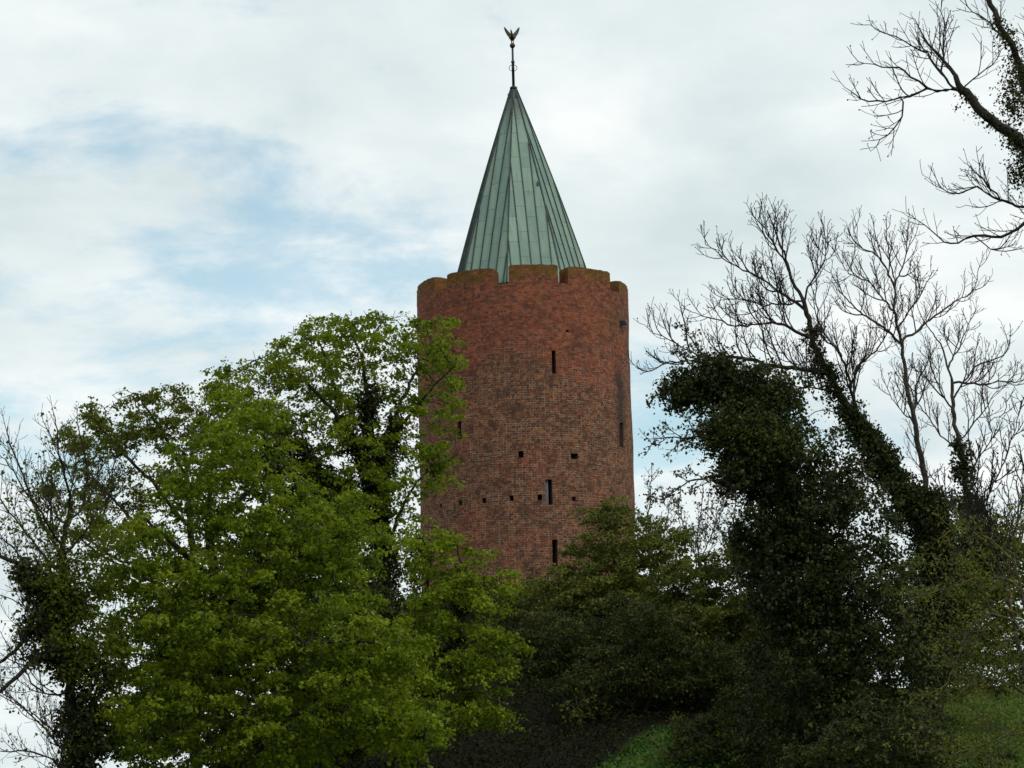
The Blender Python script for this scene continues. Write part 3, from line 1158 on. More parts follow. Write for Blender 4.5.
def build_left():
    # the tall maple against the tower
    leafy('maple_tree', 'tall bright green maple with ivy on its trunk just left of the brick tower', 'tree', 11,
          [([(402, 768, 92), (396, 690, 92), (386, 600, 92), (380, 520, 92), (377, 468, 92)], .42, .22),
           ([(377, 468, 92), (371, 420, 91.5), (364, 370, 91), (352, 325, 91)], .17, .03),
           ([(380, 490, 92), (396, 425, 93), (414, 375, 93.5), (438, 338, 94)], .16, .03),
           ([(379, 490, 92), (350, 432, 91), (312, 388, 90.5), (272, 352, 90)], .16, .03),
           ([(381, 530, 92), (335, 485, 91), (292, 440, 90), (243, 402, 89.5)], .16, .03),
           ([(385, 560, 92), (405, 500, 92), (432, 470, 92), (462, 452, 92)], .10, .02),
           ([(372, 440, 92), (338, 392, 93), (316, 332, 93)], .11, .02),
           ([(390, 440, 92.6), (420, 400, 91.5), (458, 365, 91)], .10, .02)],
          [(345, 362, 92, 50, 92, 3.0, 520), (430, 352, 40, 40, 92.5, 2.4, 300), (258, 392, 55, 42, 90.5, 2.4, 300),
           (392, 330, 45, 22, 92, 2.0, 160), (318, 450, 82, 52, 91, 2.8, 300), (425, 470, 40, 40, 92, 1.6, 70), (318, 335, 34, 22, 92, 1.8, 120),
           (448, 395, 16, 30, 92, 1.4, 60), (345, 540, 70, 60, 91, 2.4, 240), (240, 370, 30, 12, 90, 1.4, 60), (408, 470, 20, 100, 91.5, 1.5, 300), (330, 325, 40, 16, 92, 1.4, 90), (370, 470, 50, 60, 90, 1.0, 170), (440, 440, 24, 40, 92, 1.2, 70)],
          dict(MAPLE, sprays=.16, rad=.40, k=10, tint=(.56, .26)), wood='bark_dark', dk=.36, tip=.008, keep=.40, dens=2.0,
          ivy=dict(sleeves=[(0, .25, 1.0, 1300, 1.0), (1, 0, .55, 420, .6), (2, 0, .5, 380, .5), (4, .1, .8, 500, .7), (3, 0, .5, 260, .45)],
                   blobs=[(262, 455, 34, 26, 91, 1.0, 330), (300, 500, 40, 40, 91.5, 1.2, 420), (345, 520, 40, 50, 92, 1.2, 500)], n=7))
    # broad maple in front of it
    leafy('maple_tree', 'broad bright green maple nearest the viewer, filling the lower left', 'tree', 23,
          [([(232, 800, 76), (226, 700, 76), (216, 600, 76), (210, 525, 76)], .34, .15),
           ([(214, 580, 76), (175, 545, 75), (150, 520, 75), (135, 505, 75)], .12, .03),
           ([(218, 620, 76), (160, 585, 74), (110, 560, 74), (85, 540, 74)], .12, .03),
           ([(210, 525, 76), (212, 470, 76), (215, 425, 76)], .11, .03),
           ([(210, 540, 76), (250, 490, 77), (285, 455, 77)], .11, .03),
           ([(218, 610, 76), (280, 570, 75), (330, 540, 75), (365, 520, 75)], .13, .03),
           ([(224, 680, 76), (290, 650, 73.5), (350, 640, 73), (400, 650, 73)], .12, .03),
           ([(224, 690, 76), (170, 660, 73.5), (125, 655, 73)], .11, .03),
           ([(228, 740, 76), (290, 715, 73), (340, 710, 72.5), (395, 720, 72.5)], .11, .03)],
          [(228, 470, 62, 62, 76, 3.0, 480), (145, 570, 50, 62, 75, 2.8, 380), (300, 545, 95, 70, 76, 3.2, 700), (200, 625, 118, 75, 74.5, 3.6, 1000),
           (335, 655, 95, 70, 74, 3.2, 760), (165, 720, 80, 60, 74, 3.4, 620), (238, 420, 42, 40, 77, 2.0, 200), (400, 715, 55, 52, 73, 2.2, 260),
           (280, 730, 110, 50, 74, 3.4, 620)],
          dict(MAPLE), wood='bark_dark', dk=.40, keep=.28)
    # dark ivied thicket behind the broad maple
    leafy('thorn_bush', 'dark thicket glimpsed between the sprays of the broad bright maple', 'bush', 29,
          [([(300, 790, 90), (298, 700, 90), (290, 620, 90), (285, 560, 90)], .16, .06), ([(295, 660, 90), (240, 610, 90), (200, 580, 90)], .06, .02),
           ([(295, 660, 90), (340, 610, 90), (370, 580, 90)], .06, .02), ([(298, 720, 90), (220, 690, 89), (170, 690, 89)], .06, .02),
           ([(298, 720, 90), (370, 690, 90), (410, 670, 90)], .06, .02)],
          [(280, 570, 70, 60, 90, 1.6, 330), (210, 640, 75, 70, 90, 1.8, 420), (350, 640, 80, 70, 90, 1.8, 430), (280, 720, 140, 50, 90, 1.8, 520), (150, 720, 50, 50, 89, 1.4, 170)],
          dict(n=9, size=.10, spread=.18, mat='dull', tint=(.45, .28), flat=.6, sprays=.45, k=18, rad=.55), wood='bark_dark', dk=.40, keep=.8, dens=2.3)
    # right-hand maple on the bank
    leafy('maple_tree', 'smaller fresh green maple on the dark bank below the brick tower', 'tree', 31,
          [([(398, 800, 84), (408, 750, 84), (421, 701, 84), (452, 655, 84), (466, 610, 84)], .22, .10),
           ([(466, 610, 84), (462, 560, 84), (448, 530, 84)], .08, .02),
           ([(466, 610, 84), (490, 580, 85), (505, 570, 85)], .07, .02),
           ([(440, 672, 84), (478, 640, 82.5), (508, 632, 82.5)], .07, .02),
           ([(421, 705, 84), (465, 690, 82.5), (508, 705, 82)], .07, .02),
           ([(421, 705, 84), (410, 640, 83), (415, 590, 83)], .07, .02)],
          [(455, 610, 55, 58, 84, 2.2, 430), (482, 660, 38, 46, 83.5, 1.9, 260), (425, 548, 32, 34, 84, 1.6, 130), (440, 690, 62, 45, 83, 2.0, 300),
           (478, 715, 42, 18, 82.5, 1.4, 110), (505, 585, 18, 20, 85, 1.0, 45), (470, 565, 30, 22, 84.5, 1.2, 80), (512, 650, 12, 22, 83, 1.0, 30)],
          dict(MAPLE, tint=(.56, .26)), wood='bark_dark', dk=.38, keep=.28,
          ivy=dict(sleeves=[(0, .3, .9, 420, .5), (1, 0, .5, 160, .45)], blobs=[(420, 560, 10, 26, 85.5, .5, 160)], n=6))
    # half-open tree behind
    leafy('young_leaf_tree', 'tree with thin olive young leaves and open dark branches behind the broad maple', 'tree', 42,
          [([(196, 760, 100), (194, 620, 100), (190, 530, 100), (184, 455, 100)], .28, .10),
           ([(186, 480, 100), (160, 430, 99), (135, 395, 99)], .09, .02),
           ([(186, 470, 100), (205, 425, 101), (222, 392, 101)], .09, .02),
           ([(190, 530, 100), (140, 470, 99), (100, 425, 99)], .10, .02),
           ([(192, 560, 100), (135, 520, 98), (85, 470, 98)], .10, .02),
           ([(192, 580, 100), (120, 560, 98.5), (60, 520, 98)], .09, .02),
           ([(188, 500, 100), (225, 450, 102), (250, 415, 102)], .09, .02)],
          [(155, 420, 88, 38, 100, 2.6, 460), (100, 455, 56, 42, 99, 2.2, 290), (215, 405, 40, 28, 101, 2.0, 160), (75, 505, 45, 38, 98.5, 2.0, 170),
           (150, 490, 85, 60, 99.5, 2.6, 260)],
          dict(n=7, size=.10, spread=.17, mat='olive', tint=(.72, .22), upb=.7, sprays=.16, k=18, rad=.46), wood='bark_dark', dk=.40, tip=.011, keep=.42)
    # bare tree with ivied trunk on the far left
    T, e = leafy('ivied_tree', 'leafless tree with an ivy covered trunk at the far left edge', 'tree', 57,
          [([(82, 800, 72), (76, 720, 72), (68, 650, 72), (62, 590, 72), (62, 545, 72), (72, 500, 72)], .30, .07),
           ([(64, 605, 72), (40, 588, 71.5), (14, 562, 71), (-25, 548, 71)], .10, .05),
           ([(68, 650, 72), (42, 652, 71.5), (20, 672, 71), (-15, 700, 71)], .10, .05),
           ([(66, 630, 72), (40, 625, 72.5), (12, 650, 73), (-10, 668, 73)], .10, .05),
           ([(62, 560, 72), (44, 520, 72), (22, 475, 72), (4, 430, 72)], .06, .02),
           ([(66, 530, 72), (88, 480, 73), (78, 420, 73)], .05, .015),
           ([(72, 505, 72), (60, 455, 71), (50, 415, 71)], .05, .015),
           ([(66, 560, 72), (105, 505, 73), (118, 440, 73)], .05, .015),
           ([(62, 590, 72), (25, 530, 73), (-5, 490, 73)], .06, .02),
           ([(80, 770, 72), (50, 735, 71), (22, 706, 71), (0, 690, 71)], .05, .015),
           ([(80, 785, 72), (40, 757, 70.5), (0, 752, 70.5)], .05, .02),
           ([(62, 545, 72), (30, 500, 70.5), (0, 455, 70.5)], .05, .015),
           ([(60, 575, 72), (25, 560, 73), (-8, 520, 73)], .05, .012),
           ([(66, 640, 72), (30, 610, 73), (-8, 590, 73)], .05, .012),
           ([(72, 690, 72), (40, 690, 71), (5, 640, 71)], .04, .012),
           ([(78, 750, 72), (40, 720, 72.5), (-5, 690, 72.5)], .04, .012)],
          None, dict(n=3, size=.075, spread=.16, mat='olive', tint=(.5, .2), upb=.4), wood='bark_dark', tip=.0050, keep=.10,
          bare=dict(limbs=list(range(1, 16)), len=1.7, level=3, spacing=.19, up=.11),
          ivy=dict(sleeves=[(0, .0, .9, 650, .62), (1, 0, .55, 260, .5), (3, 0, .5, 220, .5), (2, 0, .4, 160, .5)],
                   blobs=[(68, 600, 30, 26, 72, .9, 200), (84, 735, 28, 44, 72, 1.0, 420), (66, 655, 28, 20, 72, .8, 140), (90, 665, 18, 36, 72, .8, 130)], n=6, rad=.36))
    leaves('foliage', T.blobs([(60, 585, 48, 40, 71.4, 1.0, 330), (84, 650, 44, 44, 71.2, .8, 260), (92, 550, 46, 56, 72, 1.0, 260), (40, 520, 40, 60, 72, 1.2, 130)]), 7, .085, .24, M['olive'], e, T.rs)


def build_centre():
    HAW = dict(n=9, sprays=.32, k=18, rad=.5, size=.10, spread=.18, mat='haw', tint=(.55, .24), flat=.4, upb=.7)
    leafy('hawthorn_tree', 'olive green hawthorn hiding the foot of the brick tower', 'tree', 61,
          [([(634, 740, 114), (630, 680, 114), (626, 620, 114), (622, 570, 114)], .20, .08),
           ([(628, 640, 114), (590, 600, 113), (560, 585, 113)], .08, .02),
           ([(626, 620, 114), (655, 570, 114), (660, 535, 114)], .07, .02),
           ([(622, 575, 114), (610, 545, 114), (612, 515, 114)], .06, .015),
           ([(630, 670, 114), (580, 650, 112), (540, 630, 112)], .08, .02)],
          [(618, 560, 58, 44, 114, 2.6, 420), (580, 588, 62, 28, 113.5, 2.4, 280), (652, 548, 44, 36, 114, 2.0, 230), (545, 622, 45, 42, 113, 2.2, 230),
           (620, 640, 85, 55, 113, 2.8, 480), (580, 690, 75, 32, 112, 2.2, 230), (612, 522, 26, 22, 114, 1.2, 60), (540, 580, 30, 18, 114, 1.4, 60),
           (600, 510, 40, 14, 114, 1.4, 45)],
          dict(HAW, tint=(.68, .24)), wood='bark_dark', dk=.42, keep=.5, dens=2.2)
    leafy('hawthorn_tree', 'dark hawthorn between the brick tower and the big ivied tree', 'tree', 67,
          [([(712, 760, 108), (708, 690, 108), (704, 620, 108), (700, 575, 108)], .18, .07),
           ([(706, 640, 108), (740, 600, 107), (765, 565, 107)], .07, .02),
           ([(704, 620, 108), (675, 585, 108), (668, 560, 108)], .06, .02)],
          [(688, 585, 46, 34, 108, 2.2, 240), (745, 575, 48, 42, 107.5, 2.2, 270), (705, 645, 75, 55, 107, 2.6, 420), (770, 635, 55, 60, 106.5, 2.4, 320),
           (660, 640, 50, 45, 108, 2.0, 220)],
          dict(HAW, tint=(.42, .24)), wood='bark_dark', dk=.42, keep=.5, dens=2.2)
    leafy('thorn_bush', 'dark twiggy thorn bush on the bank above the small lawn', 'bush', 71,
          [([(640, 735, 98), (644, 715, 98), (652, 690, 98)], .10, .05),
           ([(644, 715, 98), (600, 690, 97), (570, 680, 97)], .05, .015),
           ([(652, 690, 98), (700, 670, 97.5), (735, 672, 97)], .05, .015),
           ([(652, 690, 98), (660, 650, 98), (650, 620, 98)], .05, .015)],
          [(625, 668, 60, 30, 98, 1.8, 260), (690, 668, 60, 34, 98, 1.8, 280), (648, 630, 40, 34, 98, 1.4, 150), (585, 688, 36, 22, 97.5, 1.2, 110)],
          dict(n=9, size=.09, spread=.18, mat='dull', tint=(.55, .28), flat=.5, sprays=.5, k=12, rad=.5), wood='bark_dark', dk=.38, tip=.010, keep=.55)
    leafy('thorn_bush', 'wide low thorn bush with grey tangled branches at the bottom right of centre', 'bush', 73,
          [([(770, 790, 88), (764, 750, 88), (770, 715, 88)], .12, .06),
           ([(766, 755, 88), (720, 730, 87.5), (680, 725, 87)], .05, .015),
           ([(770, 715, 88), (790, 680, 88), (815, 665, 88)], .05, .015),
           ([(768, 735, 88), (830, 715, 87), (870, 690, 87)], .06, .015),
           ([(770, 715, 88), (745, 690, 88), (725, 690, 88)], .05, .015),
           ([(764, 760, 88), (810, 750, 86), (850, 765, 86)], .05, .015)],
          [(745, 735, 80, 30, 88, 2.0, 330), (850, 730, 70, 42, 87.5, 2.0, 330), (790, 708, 60, 22, 88, 1.6, 160), (700, 745, 40, 20, 87, 1.4, 110),
           (800, 760, 90, 22, 87, 1.8, 220)],
          dict(n=9, size=.09, spread=.18, mat='dull', tint=(.5, .3), flat=.5, sprays=.4, k=11, rad=.5), wood='bark', dk=.36, tip=.011, keep=.5)
    leafy('young_bush', 'small yellow green bush beside the little lawn on the bank', 'bush', 79,
          [([(672, 790, 92), (676, 760, 92), (684, 735, 92)], .05, .02), ([(676, 760, 92), (650, 740, 91.5)], .03, .012),
           ([(684, 735, 92), (710, 715, 92)], .03, .012), ([(684, 735, 92), (680, 715, 92)], .03, .012)],
          [(690, 738, 40, 24, 92, 1.3, 150), (672, 757, 30, 15, 91.5, 1.1, 80), (645, 735, 10, 9, 92, .5, 16)],
          dict(n=9, size=.09, spread=.18, mat='olive', tint=(.35, .25)), wood='bark', dk=.32, tip=.009, keep=.55)
    leafy('young_bush', 'bush with rusty pink and yellow young leaves under the hawthorn', 'bush', 80,
          [([(580, 735, 96), (580, 715, 96), (576, 700, 96)], .04, .02), ([(580, 715, 96), (566, 702, 96)], .02, .01)],
          [(578, 706, 24, 12, 96, .8, 60)], dict(n=7, size=.10, spread=.2, mat='olive', tint=(.75, .2)), wood='bark', dk=.3, keep=.7)
    # darker scrub closing the gaps
    leafy('thorn_bush', 'dark scrub between the fresh green maple and the dark hawthorn', 'bush', 83,
          [([(560, 740, 104), (562, 690, 104), (566, 640, 104)], .10, .04), ([(563, 680, 104), (600, 640, 104), (625, 625, 104)], .05, .015),
           ([(563, 680, 104), (535, 655, 103.5), (520, 630, 103.5)], .05, .015)],
          [(565, 650, 60, 44, 104, 2.2, 360), (620, 640, 40, 50, 104, 1.8, 260), (530, 690, 36, 30, 103, 1.6, 150)],
          dict(n=9, size=.09, spread=.18, mat='dull', tint=(.5, .28), flat=.5, sprays=.5, k=12, rad=.5), wood='bark_dark', dk=.40, keep=.7)
    leafy('thorn_bush', 'olive scrub tree behind the leaning trunks, below the slender ash', 'bush', 84,
          [([(945, 720, 104), (940, 660, 104), (938, 600, 104)], .12, .05), ([(942, 680, 104), (900, 620, 104), (890, 590, 104)], .05, .015),
           ([(940, 660, 104), (985, 600, 104), (1010, 570, 104)], .05, .015)],
          [(915, 600, 48, 50, 104, 1.8, 170), (980, 580, 60, 56, 104, 1.8, 230), (945, 655, 70, 30, 104, 1.8, 190), (1010, 625, 40, 50, 104, 1.8, 190), (990, 655, 60, 30, 104, 1.8, 260), (985, 678, 60, 12, 104, 1.4, 110), (1020, 545, 24, 30, 104, 1.4, 60)],
          dict(n=9, size=.09, spread=.18, mat='olive', tint=(.4, .25), flat=.5, sprays=.36, k=16, rad=.5), wood='bark_dark', dk=.40, keep=.8, dens=2.4)
    leafy('thorn_bush', 'dark tangled bush at the foot of the big ivied tree', 'bush', 85,
          [([(900, 800, 78), (896, 760, 78), (900, 730, 78)], .07, .03), ([(898, 745, 78), (860, 715, 78), (835, 705, 78)], .035, .012),
           ([(898, 745, 78), (930, 710, 78), (950, 690, 78)], .035, .012), ([(896, 760, 78), (940, 750, 77), (975, 755, 77)], .03, .012)],
          [(880, 725, 60, 34, 78, 1.4, 220), (930, 735, 34, 36, 78, 1.2, 110), (840, 750, 60, 22, 78, 1.4, 150), (980, 755, 40, 14, 77, 1.0, 50)],
          dict(n=9, size=.09, spread=.18, mat='dull', tint=(.45, .3), flat=.5, sprays=.3, k=9, rad=.4), wood='bark', dk=.34, keep=.6, tip=.009)
    for i, (lab, base, top, spr, d, n, mt) in enumerate((
            ('thin half bare sapling close against the right side of the brick tower', (650, 590), (652, 470), 22, 134, 3, 'bud'),
            ('thin bare sapling with pale buds in the gap right of the brick tower', (700, 590), (704, 490), 24, 136, 3, 'bud'),
            ('taller pale budded sapling left of the big ivied tree', (738, 590), (735, 470), 30, 132, 3, 'bud'))):
        bx, by = base
        tx, ty = top
        leafy('sapling', lab, 'sapling', 90 + i,
              [([(bx, by + 40, d), (bx + 1, by, d), ((bx + tx) / 2 - 3, (by + ty) / 2, d), (tx, ty, d)], .07, .015),
               ([(bx, by - 20, d), (bx - spr * .7, by - 65, d - .5), (bx - spr, by - 90, d - .5)], .03, .01),
               ([(bx, by - 30, d), (bx + spr * .7, by - 70, d + .5), (bx + spr, by - 92, d + .5)], .03, .01)],
              None, dict(n=2, size=.12, spread=.15, mat=mt, tint=(.5, .25), upb=.3), wood='bark', tip=.010, keep=.35,
              group='thin saplings behind the hawthorns',
              bare=dict(limbs=[0, 1, 2], len=1.5, level=3, spacing=.22, up=.09))


def build_right():
    # big ivied tree
    T, e = leafy('ivied_tree', 'big leaning tree smothered in dark ivy right of the brick tower', 'tree', 101,
          [([(880, 800, 84), (868, 720, 84), (846, 640, 84), (812, 545, 84), (775, 465, 84), (742, 405, 84), (715, 365, 84)], .48, .14),
           ([(775, 465, 84), (735, 440, 83.5), (695, 436, 83), (650, 438, 83)], .07, .012),
           ([(775, 475, 84), (730, 475, 83), (695, 482, 82.5), (660, 502, 82.5)], .07, .012),
           ([(742, 405, 84), (705, 395, 84.5), (672, 402, 85)], .06, .012),
           ([(715, 365, 84), (700, 352, 84), (684, 345, 84)], .04, .012),
           ([(846, 640, 84), (790, 600, 83), (745, 590, 82.5)], .08, .02),
           ([(742, 405, 84), (780, 385, 85), (800, 395, 85)], .06, .02)],
          None, dict(n=3, size=.10, spread=.14, mat='bud', tint=(.3, .25), upb=.3), wood='bark_dark', tip=.009, keep=.6,
          bare=dict(limbs=[1, 2, 3, 4], len=1.3, level=3, spacing=.18, up=.05),
          ivy=dict(sleeves=[(0, .1, 1, 1500, .9), (5, 0, .5, 200, .6)],
                   blobs=[(716, 376, 36, 24, 84, 1.2, 420), (690, 390, 34, 16, 84, 1.0, 200), (764, 392, 44, 34, 84.5, 1.4, 560), (740, 425, 60, 34, 84, 1.6, 650),
                          (785, 450, 72, 42, 84, 1.8, 850), (742, 470, 34, 18, 83.5, 1.2, 200), (812, 505, 86, 50, 84, 2.2, 1300), (760, 565, 34, 36, 84, 1.4, 240), (770, 540, 42, 36, 84, 1.4, 340),
                          (835, 580, 92, 60, 84, 2.2, 1500), (845, 660, 100, 70, 84, 2.4, 1700), (850, 735, 115, 55, 84, 2.4, 1400), (790, 600, 40, 40, 83.5, 1.4, 320)],
                   n=11, size=.095, spread=.16, rad=.48, frac=.17))
    leaves('mossy_foliage', T.blobs([(752, 425, 40, 24, 82.6, .6, 120), (790, 445, 40, 16, 82.3, .5, 80), (720, 440, 24, 14, 82.8, .4, 40)]), 8, .085, .24, M['haw'], e, T.rs,
           tint=(.22, .2))
    # leaning ash
    leafy('ash_tree', 'leaning bare ash with ivy climbing its trunk, long limb reaching toward the tower', 'tree', 113,
          [([(918, 800, 93), (925, 690, 93), (935, 590, 93), (926, 520, 93), (890, 472, 93), (853, 415, 93), (828, 370, 93), (803, 305, 93), (780, 245, 93), (766, 212, 93)], .40, .02),
           ([(828, 375, 93), (782, 366, 92.5), (735, 356, 92), (690, 360, 91.5), (660, 366, 91), (640, 374, 91)], .075, .015),
           ([(700, 360, 91.6), (676, 346, 91.5), (654, 332, 91.5), (645, 325, 91.5)], .03, .01),
           ([(815, 337, 93), (776, 321, 92), (735, 326, 91.5), (693, 314, 91)], .055, .012),
           ([(806, 312, 93), (770, 287, 93.5), (735, 268, 94), (704, 242, 94)], .05, .012),
           ([(790, 272, 93), (772, 242, 92.5), (757, 216, 92)], .035, .01),
           ([(800, 300, 93), (820, 268, 93.5), (830, 240, 94)], .035, .01),
           ([(855, 420, 93), (857, 375, 93.5), (880, 349, 94), (892, 320, 94)], .055, .012),
           ([(855, 405, 93), (838, 352, 92), (820, 330, 92), (812, 290, 92)], .05, .012),
           ([(840, 390, 93), (800, 388, 92), (765, 400, 91.5)], .04, .012),
           ([(800, 300, 93), (770, 305, 92), (740, 298, 91.5), (715, 300, 91)], .035, .010),
           ([(853, 420, 93), (820, 410, 92), (790, 430, 92)], .035, .010)],
          None, None, wood='bark_dark', tip=.0082,
          bare=dict(limbs=[1, 2, 3, 4, 5, 6, 7, 8, 9, 10], len=2.0, level=3, spacing=.21, up=.15, buds=.045),
          ivy=dict(sleeves=[(0, .10, .66, 1500, .85), (0, .60, .80, 200, .30), (0, .26, .62, 1300, 1.0)], blobs=[(925, 510, 40, 24, 93, 1.0, 420), (945, 570, 36, 50, 93, 1.0, 420), (930, 640, 30, 50, 93, 1.0, 360)], n=6, frac=.34))
    leafy('ash_tree', 'slender upright bare ash beside the leaning ivied one', 'tree', 127,
          [([(915, 800, 97), (924, 640, 97), (926, 500, 97), (914, 420, 97), (908, 383, 97), (901, 343, 97), (894, 315, 97), (893, 286, 97), (888, 250, 97), (886, 228, 97)], .20, .012),
           ([(901, 343, 97), (881, 326, 96), (861, 313, 95.5), (841, 292, 95), (829, 266, 95)], .045, .010),
           ([(890, 312, 97), (873, 286, 98), (847, 269, 98.5), (831, 246, 99)], .040, .010),
           ([(893, 286, 97), (878, 257, 96.5), (858, 243, 96), (857, 224, 96)], .035, .010),
           ([(894, 283, 97), (904, 262, 97.5), (912, 240, 98)], .030, .010),
           ([(904, 343, 97), (924, 323, 97.5), (953, 303, 98), (973, 289, 98), (978, 268, 98)], .045, .010),
           ([(914, 412, 97), (919, 383, 98), (930, 360, 98), (938, 345, 98)], .040, .012),
           ([(898, 330, 97), (915, 300, 96), (930, 275, 96)], .035, .010),
           ([(916, 430, 97), (890, 395, 98), (880, 380, 98)], .03, .010)],
          None, None, wood='bark', tip=.0082,
          bare=dict(limbs=[0, 1, 2, 3, 4, 5, 6, 7, 8], len=1.8, level=3, spacing=.22, up=.15, buds=.045))
    leafy('ash_tree', 'short bare ash with an ivied trunk and spreading twigs near the right edge', 'tree', 131,
          [([(925, 800, 95), (945, 660, 95), (975, 560, 95), (966, 480, 95), (955, 430, 95), (951, 383, 95), (941, 349, 95), (930, 326, 95), (914, 298, 95)], .26, .012),
           ([(953, 400, 95), (976, 366, 94.5), (1002, 355, 94), (1011, 333, 94)], .04, .010),
           ([(951, 383, 95), (990, 382, 95.5), (1020, 380, 96), (1034, 372, 96)], .04, .010),
           ([(948, 370, 95), (963, 340, 96), (975, 310, 96)], .035, .010),
           ([(956, 440, 95), (985, 410, 94.5), (1000, 385, 94)], .035, .010),
           ([(960, 455, 95), (925, 410, 95.5), (905, 380, 96)], .035, .010),
           ([(953, 410, 95), (935, 375, 94), (930, 345, 94)], .03, .010)],
          None, None, wood='bark', tip=.0082,
          bare=dict(limbs=[1, 2, 3, 4, 5, 6], len=1.7, level=3, spacing=.21, up=.15, buds=.045),
          ivy=dict(sleeves=[(0, .25, .58, 800, .62), (0, .50, .70, 220, .40)], blobs=[(982, 540, 30, 32, 95, .9, 260), (965, 590, 30, 36, 95, .9, 260)], n=6, frac=.36))
    leafy('bare_shrub', 'tall leafless shrub at the right edge with curling stems', 'shrub', 137,
          [([(1030, 720, 89), (1018, 640, 89), (1002, 570, 89)], .09, .05),
           ([(1000, 570, 89), (984, 500, 89), (1000, 470, 89), (1014, 432, 89), (1022, 400, 89)], .04, .010),
           ([(1000, 570, 89), (974, 480, 89.5), (990, 440, 89.5), (990, 422, 89.5), (1004, 414, 89.5), (1007, 402, 89.5)], .035, .012),
           ([(1003, 580, 89), (1022, 500, 89), (1036, 420, 89)], .04, .010),
           ([(1003, 580, 89), (960, 520, 88), (935, 480, 88)], .035, .010),
           ([(1003, 590, 89), (1012, 540, 88), (1008, 470, 88)], .035, .010)],
          None, dict(n=1, size=.08, spread=.08, mat='bud', tint=(.3, .2)), wood='bark_dark', tip=.011, keep=.08,
          bare=dict(limbs=[1, 2, 3, 4, 5], len=1.7, level=3, spacing=.21, up=.15, buds=.045))
    # near tree whose limbs come in from the right
    leafy('ash_tree', 'near bare tree whose ivied limbs reach in from the upper right corner', 'tree', 149,
          [([(1200, 900, 50), (1180, 640, 50), (1150, 420, 50), (1110, 290, 50), (1072, 200, 50), (1045, 165, 50), (1024, 142, 50), (986, 116, 50), (962, 92, 50)], .40, .10),
           ([(1090, 245, 50), (1060, 170, 50.5), (1028, 98, 51), (1008, 46, 51), (991, 2, 51), (978, -45, 51)], .13, .05),
           ([(962, 92, 50), (930, 88, 49.7), (898, 68, 49.4), (872, 62, 49.2), (856, 57, 49)], .045, .008),
           ([(930, 89, 49.7), (896, 96, 49.5), (872, 98, 49.3), (846, 88, 49)], .035, .008),
           ([(948, 72, 50), (922, 50, 50.5), (892, 32, 50.7), (872, 22, 51)], .040, .008),
           ([(900, 95, 49.5), (902, 118, 49.4), (888, 134, 49.3), (872, 148, 49.2)], .018, .006),
           ([(1085, 240, 50), (1050, 214, 50), (1024, 222, 50), (1002, 238, 50), (977, 237, 50), (952, 245, 50), (926, 223, 50), (907, 212, 50)], .06, .008),
           ([(1050, 214, 50), (1024, 209, 50.3), (1000, 206, 50.4), (978, 193, 50.5), (950, 198, 50.6), (924, 178, 50.7)], .04, .008),
           ([(1003, 207, 50.4), (985, 180, 50.2), (965, 165, 50)], .025, .007),
           ([(940, 60, 50), (945, 30, 50.3), (935, 5, 50.5)], .025, .008),
           ([(962, 92, 50), (943, 62, 50), (922, 36, 50), (914, 18, 50)], .075, .010),
           ([(960, 92, 50), (985, 70, 49.5), (1000, 50, 49.4), (1008, 44, 49.4)], .022, .010),
           ([(1010, 48, 51), (990, 25, 51.5), (968, 5, 51.6), (955, -12, 51.6)], .035, .01),
           ([(1030, 105, 51), (1040, 60, 51.2), (1030, 10, 51.4)], .04, .01),
           ([(977, 237, 50), (1000, 248, 50), (1020, 240, 50)], .015, .006)],
          None, None, wood='bark_dark', tip=.0052,
          bare=dict(limbs=[2, 3, 4, 5, 6, 7, 8, 9, 10, 11, 12, 13, 14], len=.88, level=3, spacing=.12, up=.13, buds=.028),
          ivy=dict(sleeves=[(0, .45, .93, 560, .26), (1, .05, .80, 190, .20), (0, .85, 1.0, 110, .16)], blobs=[(1014, 95, 14, 50, 50.5, .4, 90), (1022, 165, 12, 20, 50, .3, 50)],
                   n=3, size=.048, spread=.10, rad=.2, frac=.42))
    # lichen-covered open shrub in front on the right
    leafy('lichen_tree', 'sparse olive leaved tree with yellow lichen branches in the lower right corner', 'tree', 151,
          [([(1056, 820, 62), (1046, 740, 62), (1038, 680, 62), (1028, 620, 62), (1012, 562, 62)], .14, .05),
           ([(1028, 640, 62), (993, 614, 61.5), (967, 633, 61), (957, 655, 61), (938, 694, 61), (920, 724, 61), (914, 745, 61)], .045, .012),
           ([(1018, 590, 62), (983, 575, 61.5), (940, 591, 61), (920, 600, 61)], .04, .010),
           ([(1026, 620, 62), (998, 610, 62.5), (968, 628, 62.5)], .03, .010),
           ([(1012, 562, 62), (985, 535, 62), (950, 530, 62)], .03, .010),
           ([(1034, 700, 62), (990, 680, 61.5), (950, 700, 61)], .03, .010),
           ([(1036, 735, 62), (1000, 740, 61.5), (950, 760, 61)], .03, .010),
           ([(1012, 562, 62), (1022, 530, 62), (1030, 505, 62)], .03, .010)],
          [(965, 575, 70, 46, 62, 1.6, 330), (995, 650, 50, 50, 62, 1.6, 300), (930, 610, 40, 50, 61.5, 1.2, 190), (980, 725, 60, 42, 61.5, 1.4, 260), (1005, 520, 40, 22, 62, 1.2, 110)],
          dict(n=4, size=.06, spread=.18, mat='haw', tint=(.6, .25), upb=.5, sprays=.06, k=8, rad=.3), wood='bark_lichen', dk=.28, tip=.0058, keep=.5, step=.2,
          bare=dict(limbs=[1, 2, 3, 4, 5, 6, 7], len=1.3, level=3, spacing=.20, up=.05))


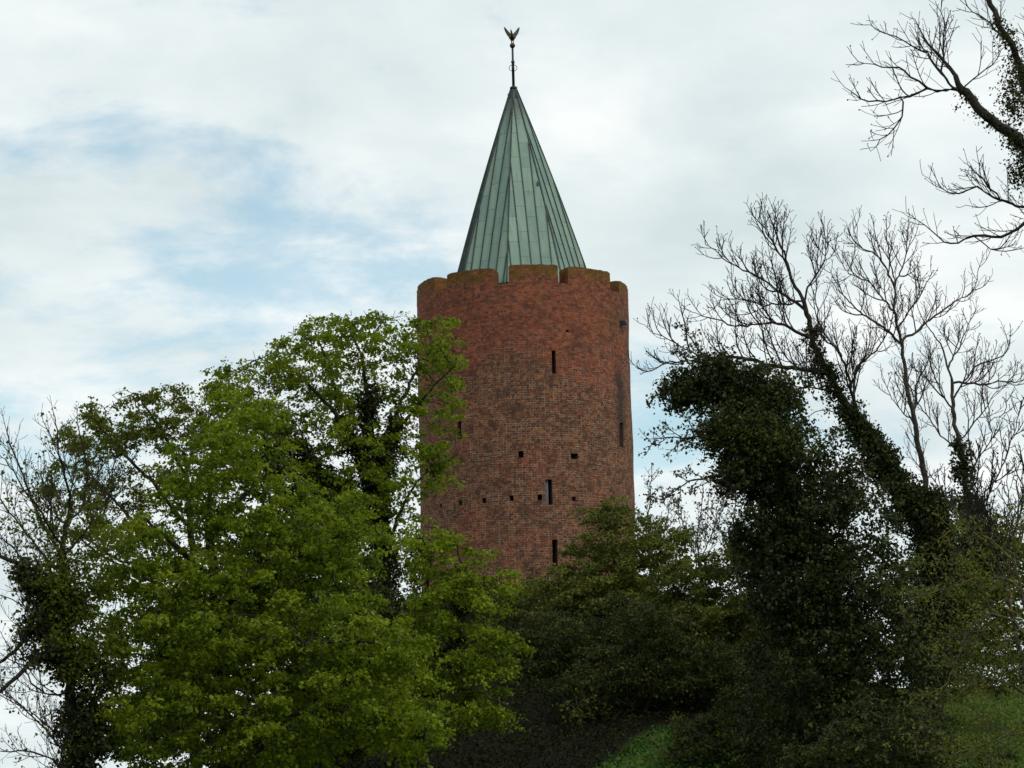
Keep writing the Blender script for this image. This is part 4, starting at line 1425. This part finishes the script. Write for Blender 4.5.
def build_cover():
    """dark bramble on the bank, too dense to count"""
    rs = np.random.RandomState(5)
    n = 30000
    x = rs.uniform(-14, 12, n)
    y = rs.uniform(84, 122, n)
    ok = ((x - (y - 88) * .5) < .7 + rs.normal(0, .5, n)) | ((y > 97) & (x < 11))
    x, y = x[ok], y[ok]
    z = ground(x, y)
    h = rs.uniform(0, 1, len(x)) ** 2 * .75 * (1 + .9 * np.sin(x * 1.7) * np.sin(y * 1.1))
    C = np.stack([x, y, z + h], 1)
    m = leaf_material('bramble_leaf', [(0, (.012, .017, .006)), (.7, (.028, .034, .011)), (1, (.055, .065, .018))], .15, .7, .03)
    o = leaves('undergrowth', C, 6, .09, .26, m, None, rs, .7, .5, (.45, .25), .1)
    o['kind'] = 'stuff'
    o['label'] = 'dark bramble and leaf litter covering the shaded bank'
    # lawn blades on the open slopes
    n = 42000
    x = rs.uniform(2.0, 26, n)
    y = rs.uniform(88, 128, n)
    ok = ((x - (y - 88) * .5) > .6 + rs.normal(0, .4, n)) & ((y < 96) | (x > 11.5))
    x, y = x[ok], y[ok]
    z = ground(x, y)
    C = np.stack([x, y, z + .05], 1)
    N = rs.normal(size=(len(x), 3)) * .5
    N[:, 1] -= .9
    N /= np.linalg.norm(N, axis=1)[:, None]
    V, F = leaf_quads(C, N, rs.uniform(.10, .22, len(x)), rs, .4)
    g = leaf_material('grass_blade', [(0, (.033, .118, .012)), (.4, (.05, .135, .014)), (.7, (.085, .122, .012)), (1, (.13, .15, .02))], .3)
    o = quads_obj('grass', V, 4, g, None, tint=np.clip(rs.normal(.2, .12, len(x)) + .5 * sst(8, 12, x), 0, 1), faces=F)
    o['kind'] = 'stuff'
    o['label'] = 'short green grass of the lawn slopes'


build_left()
build_centre()
build_right()
build_cover()
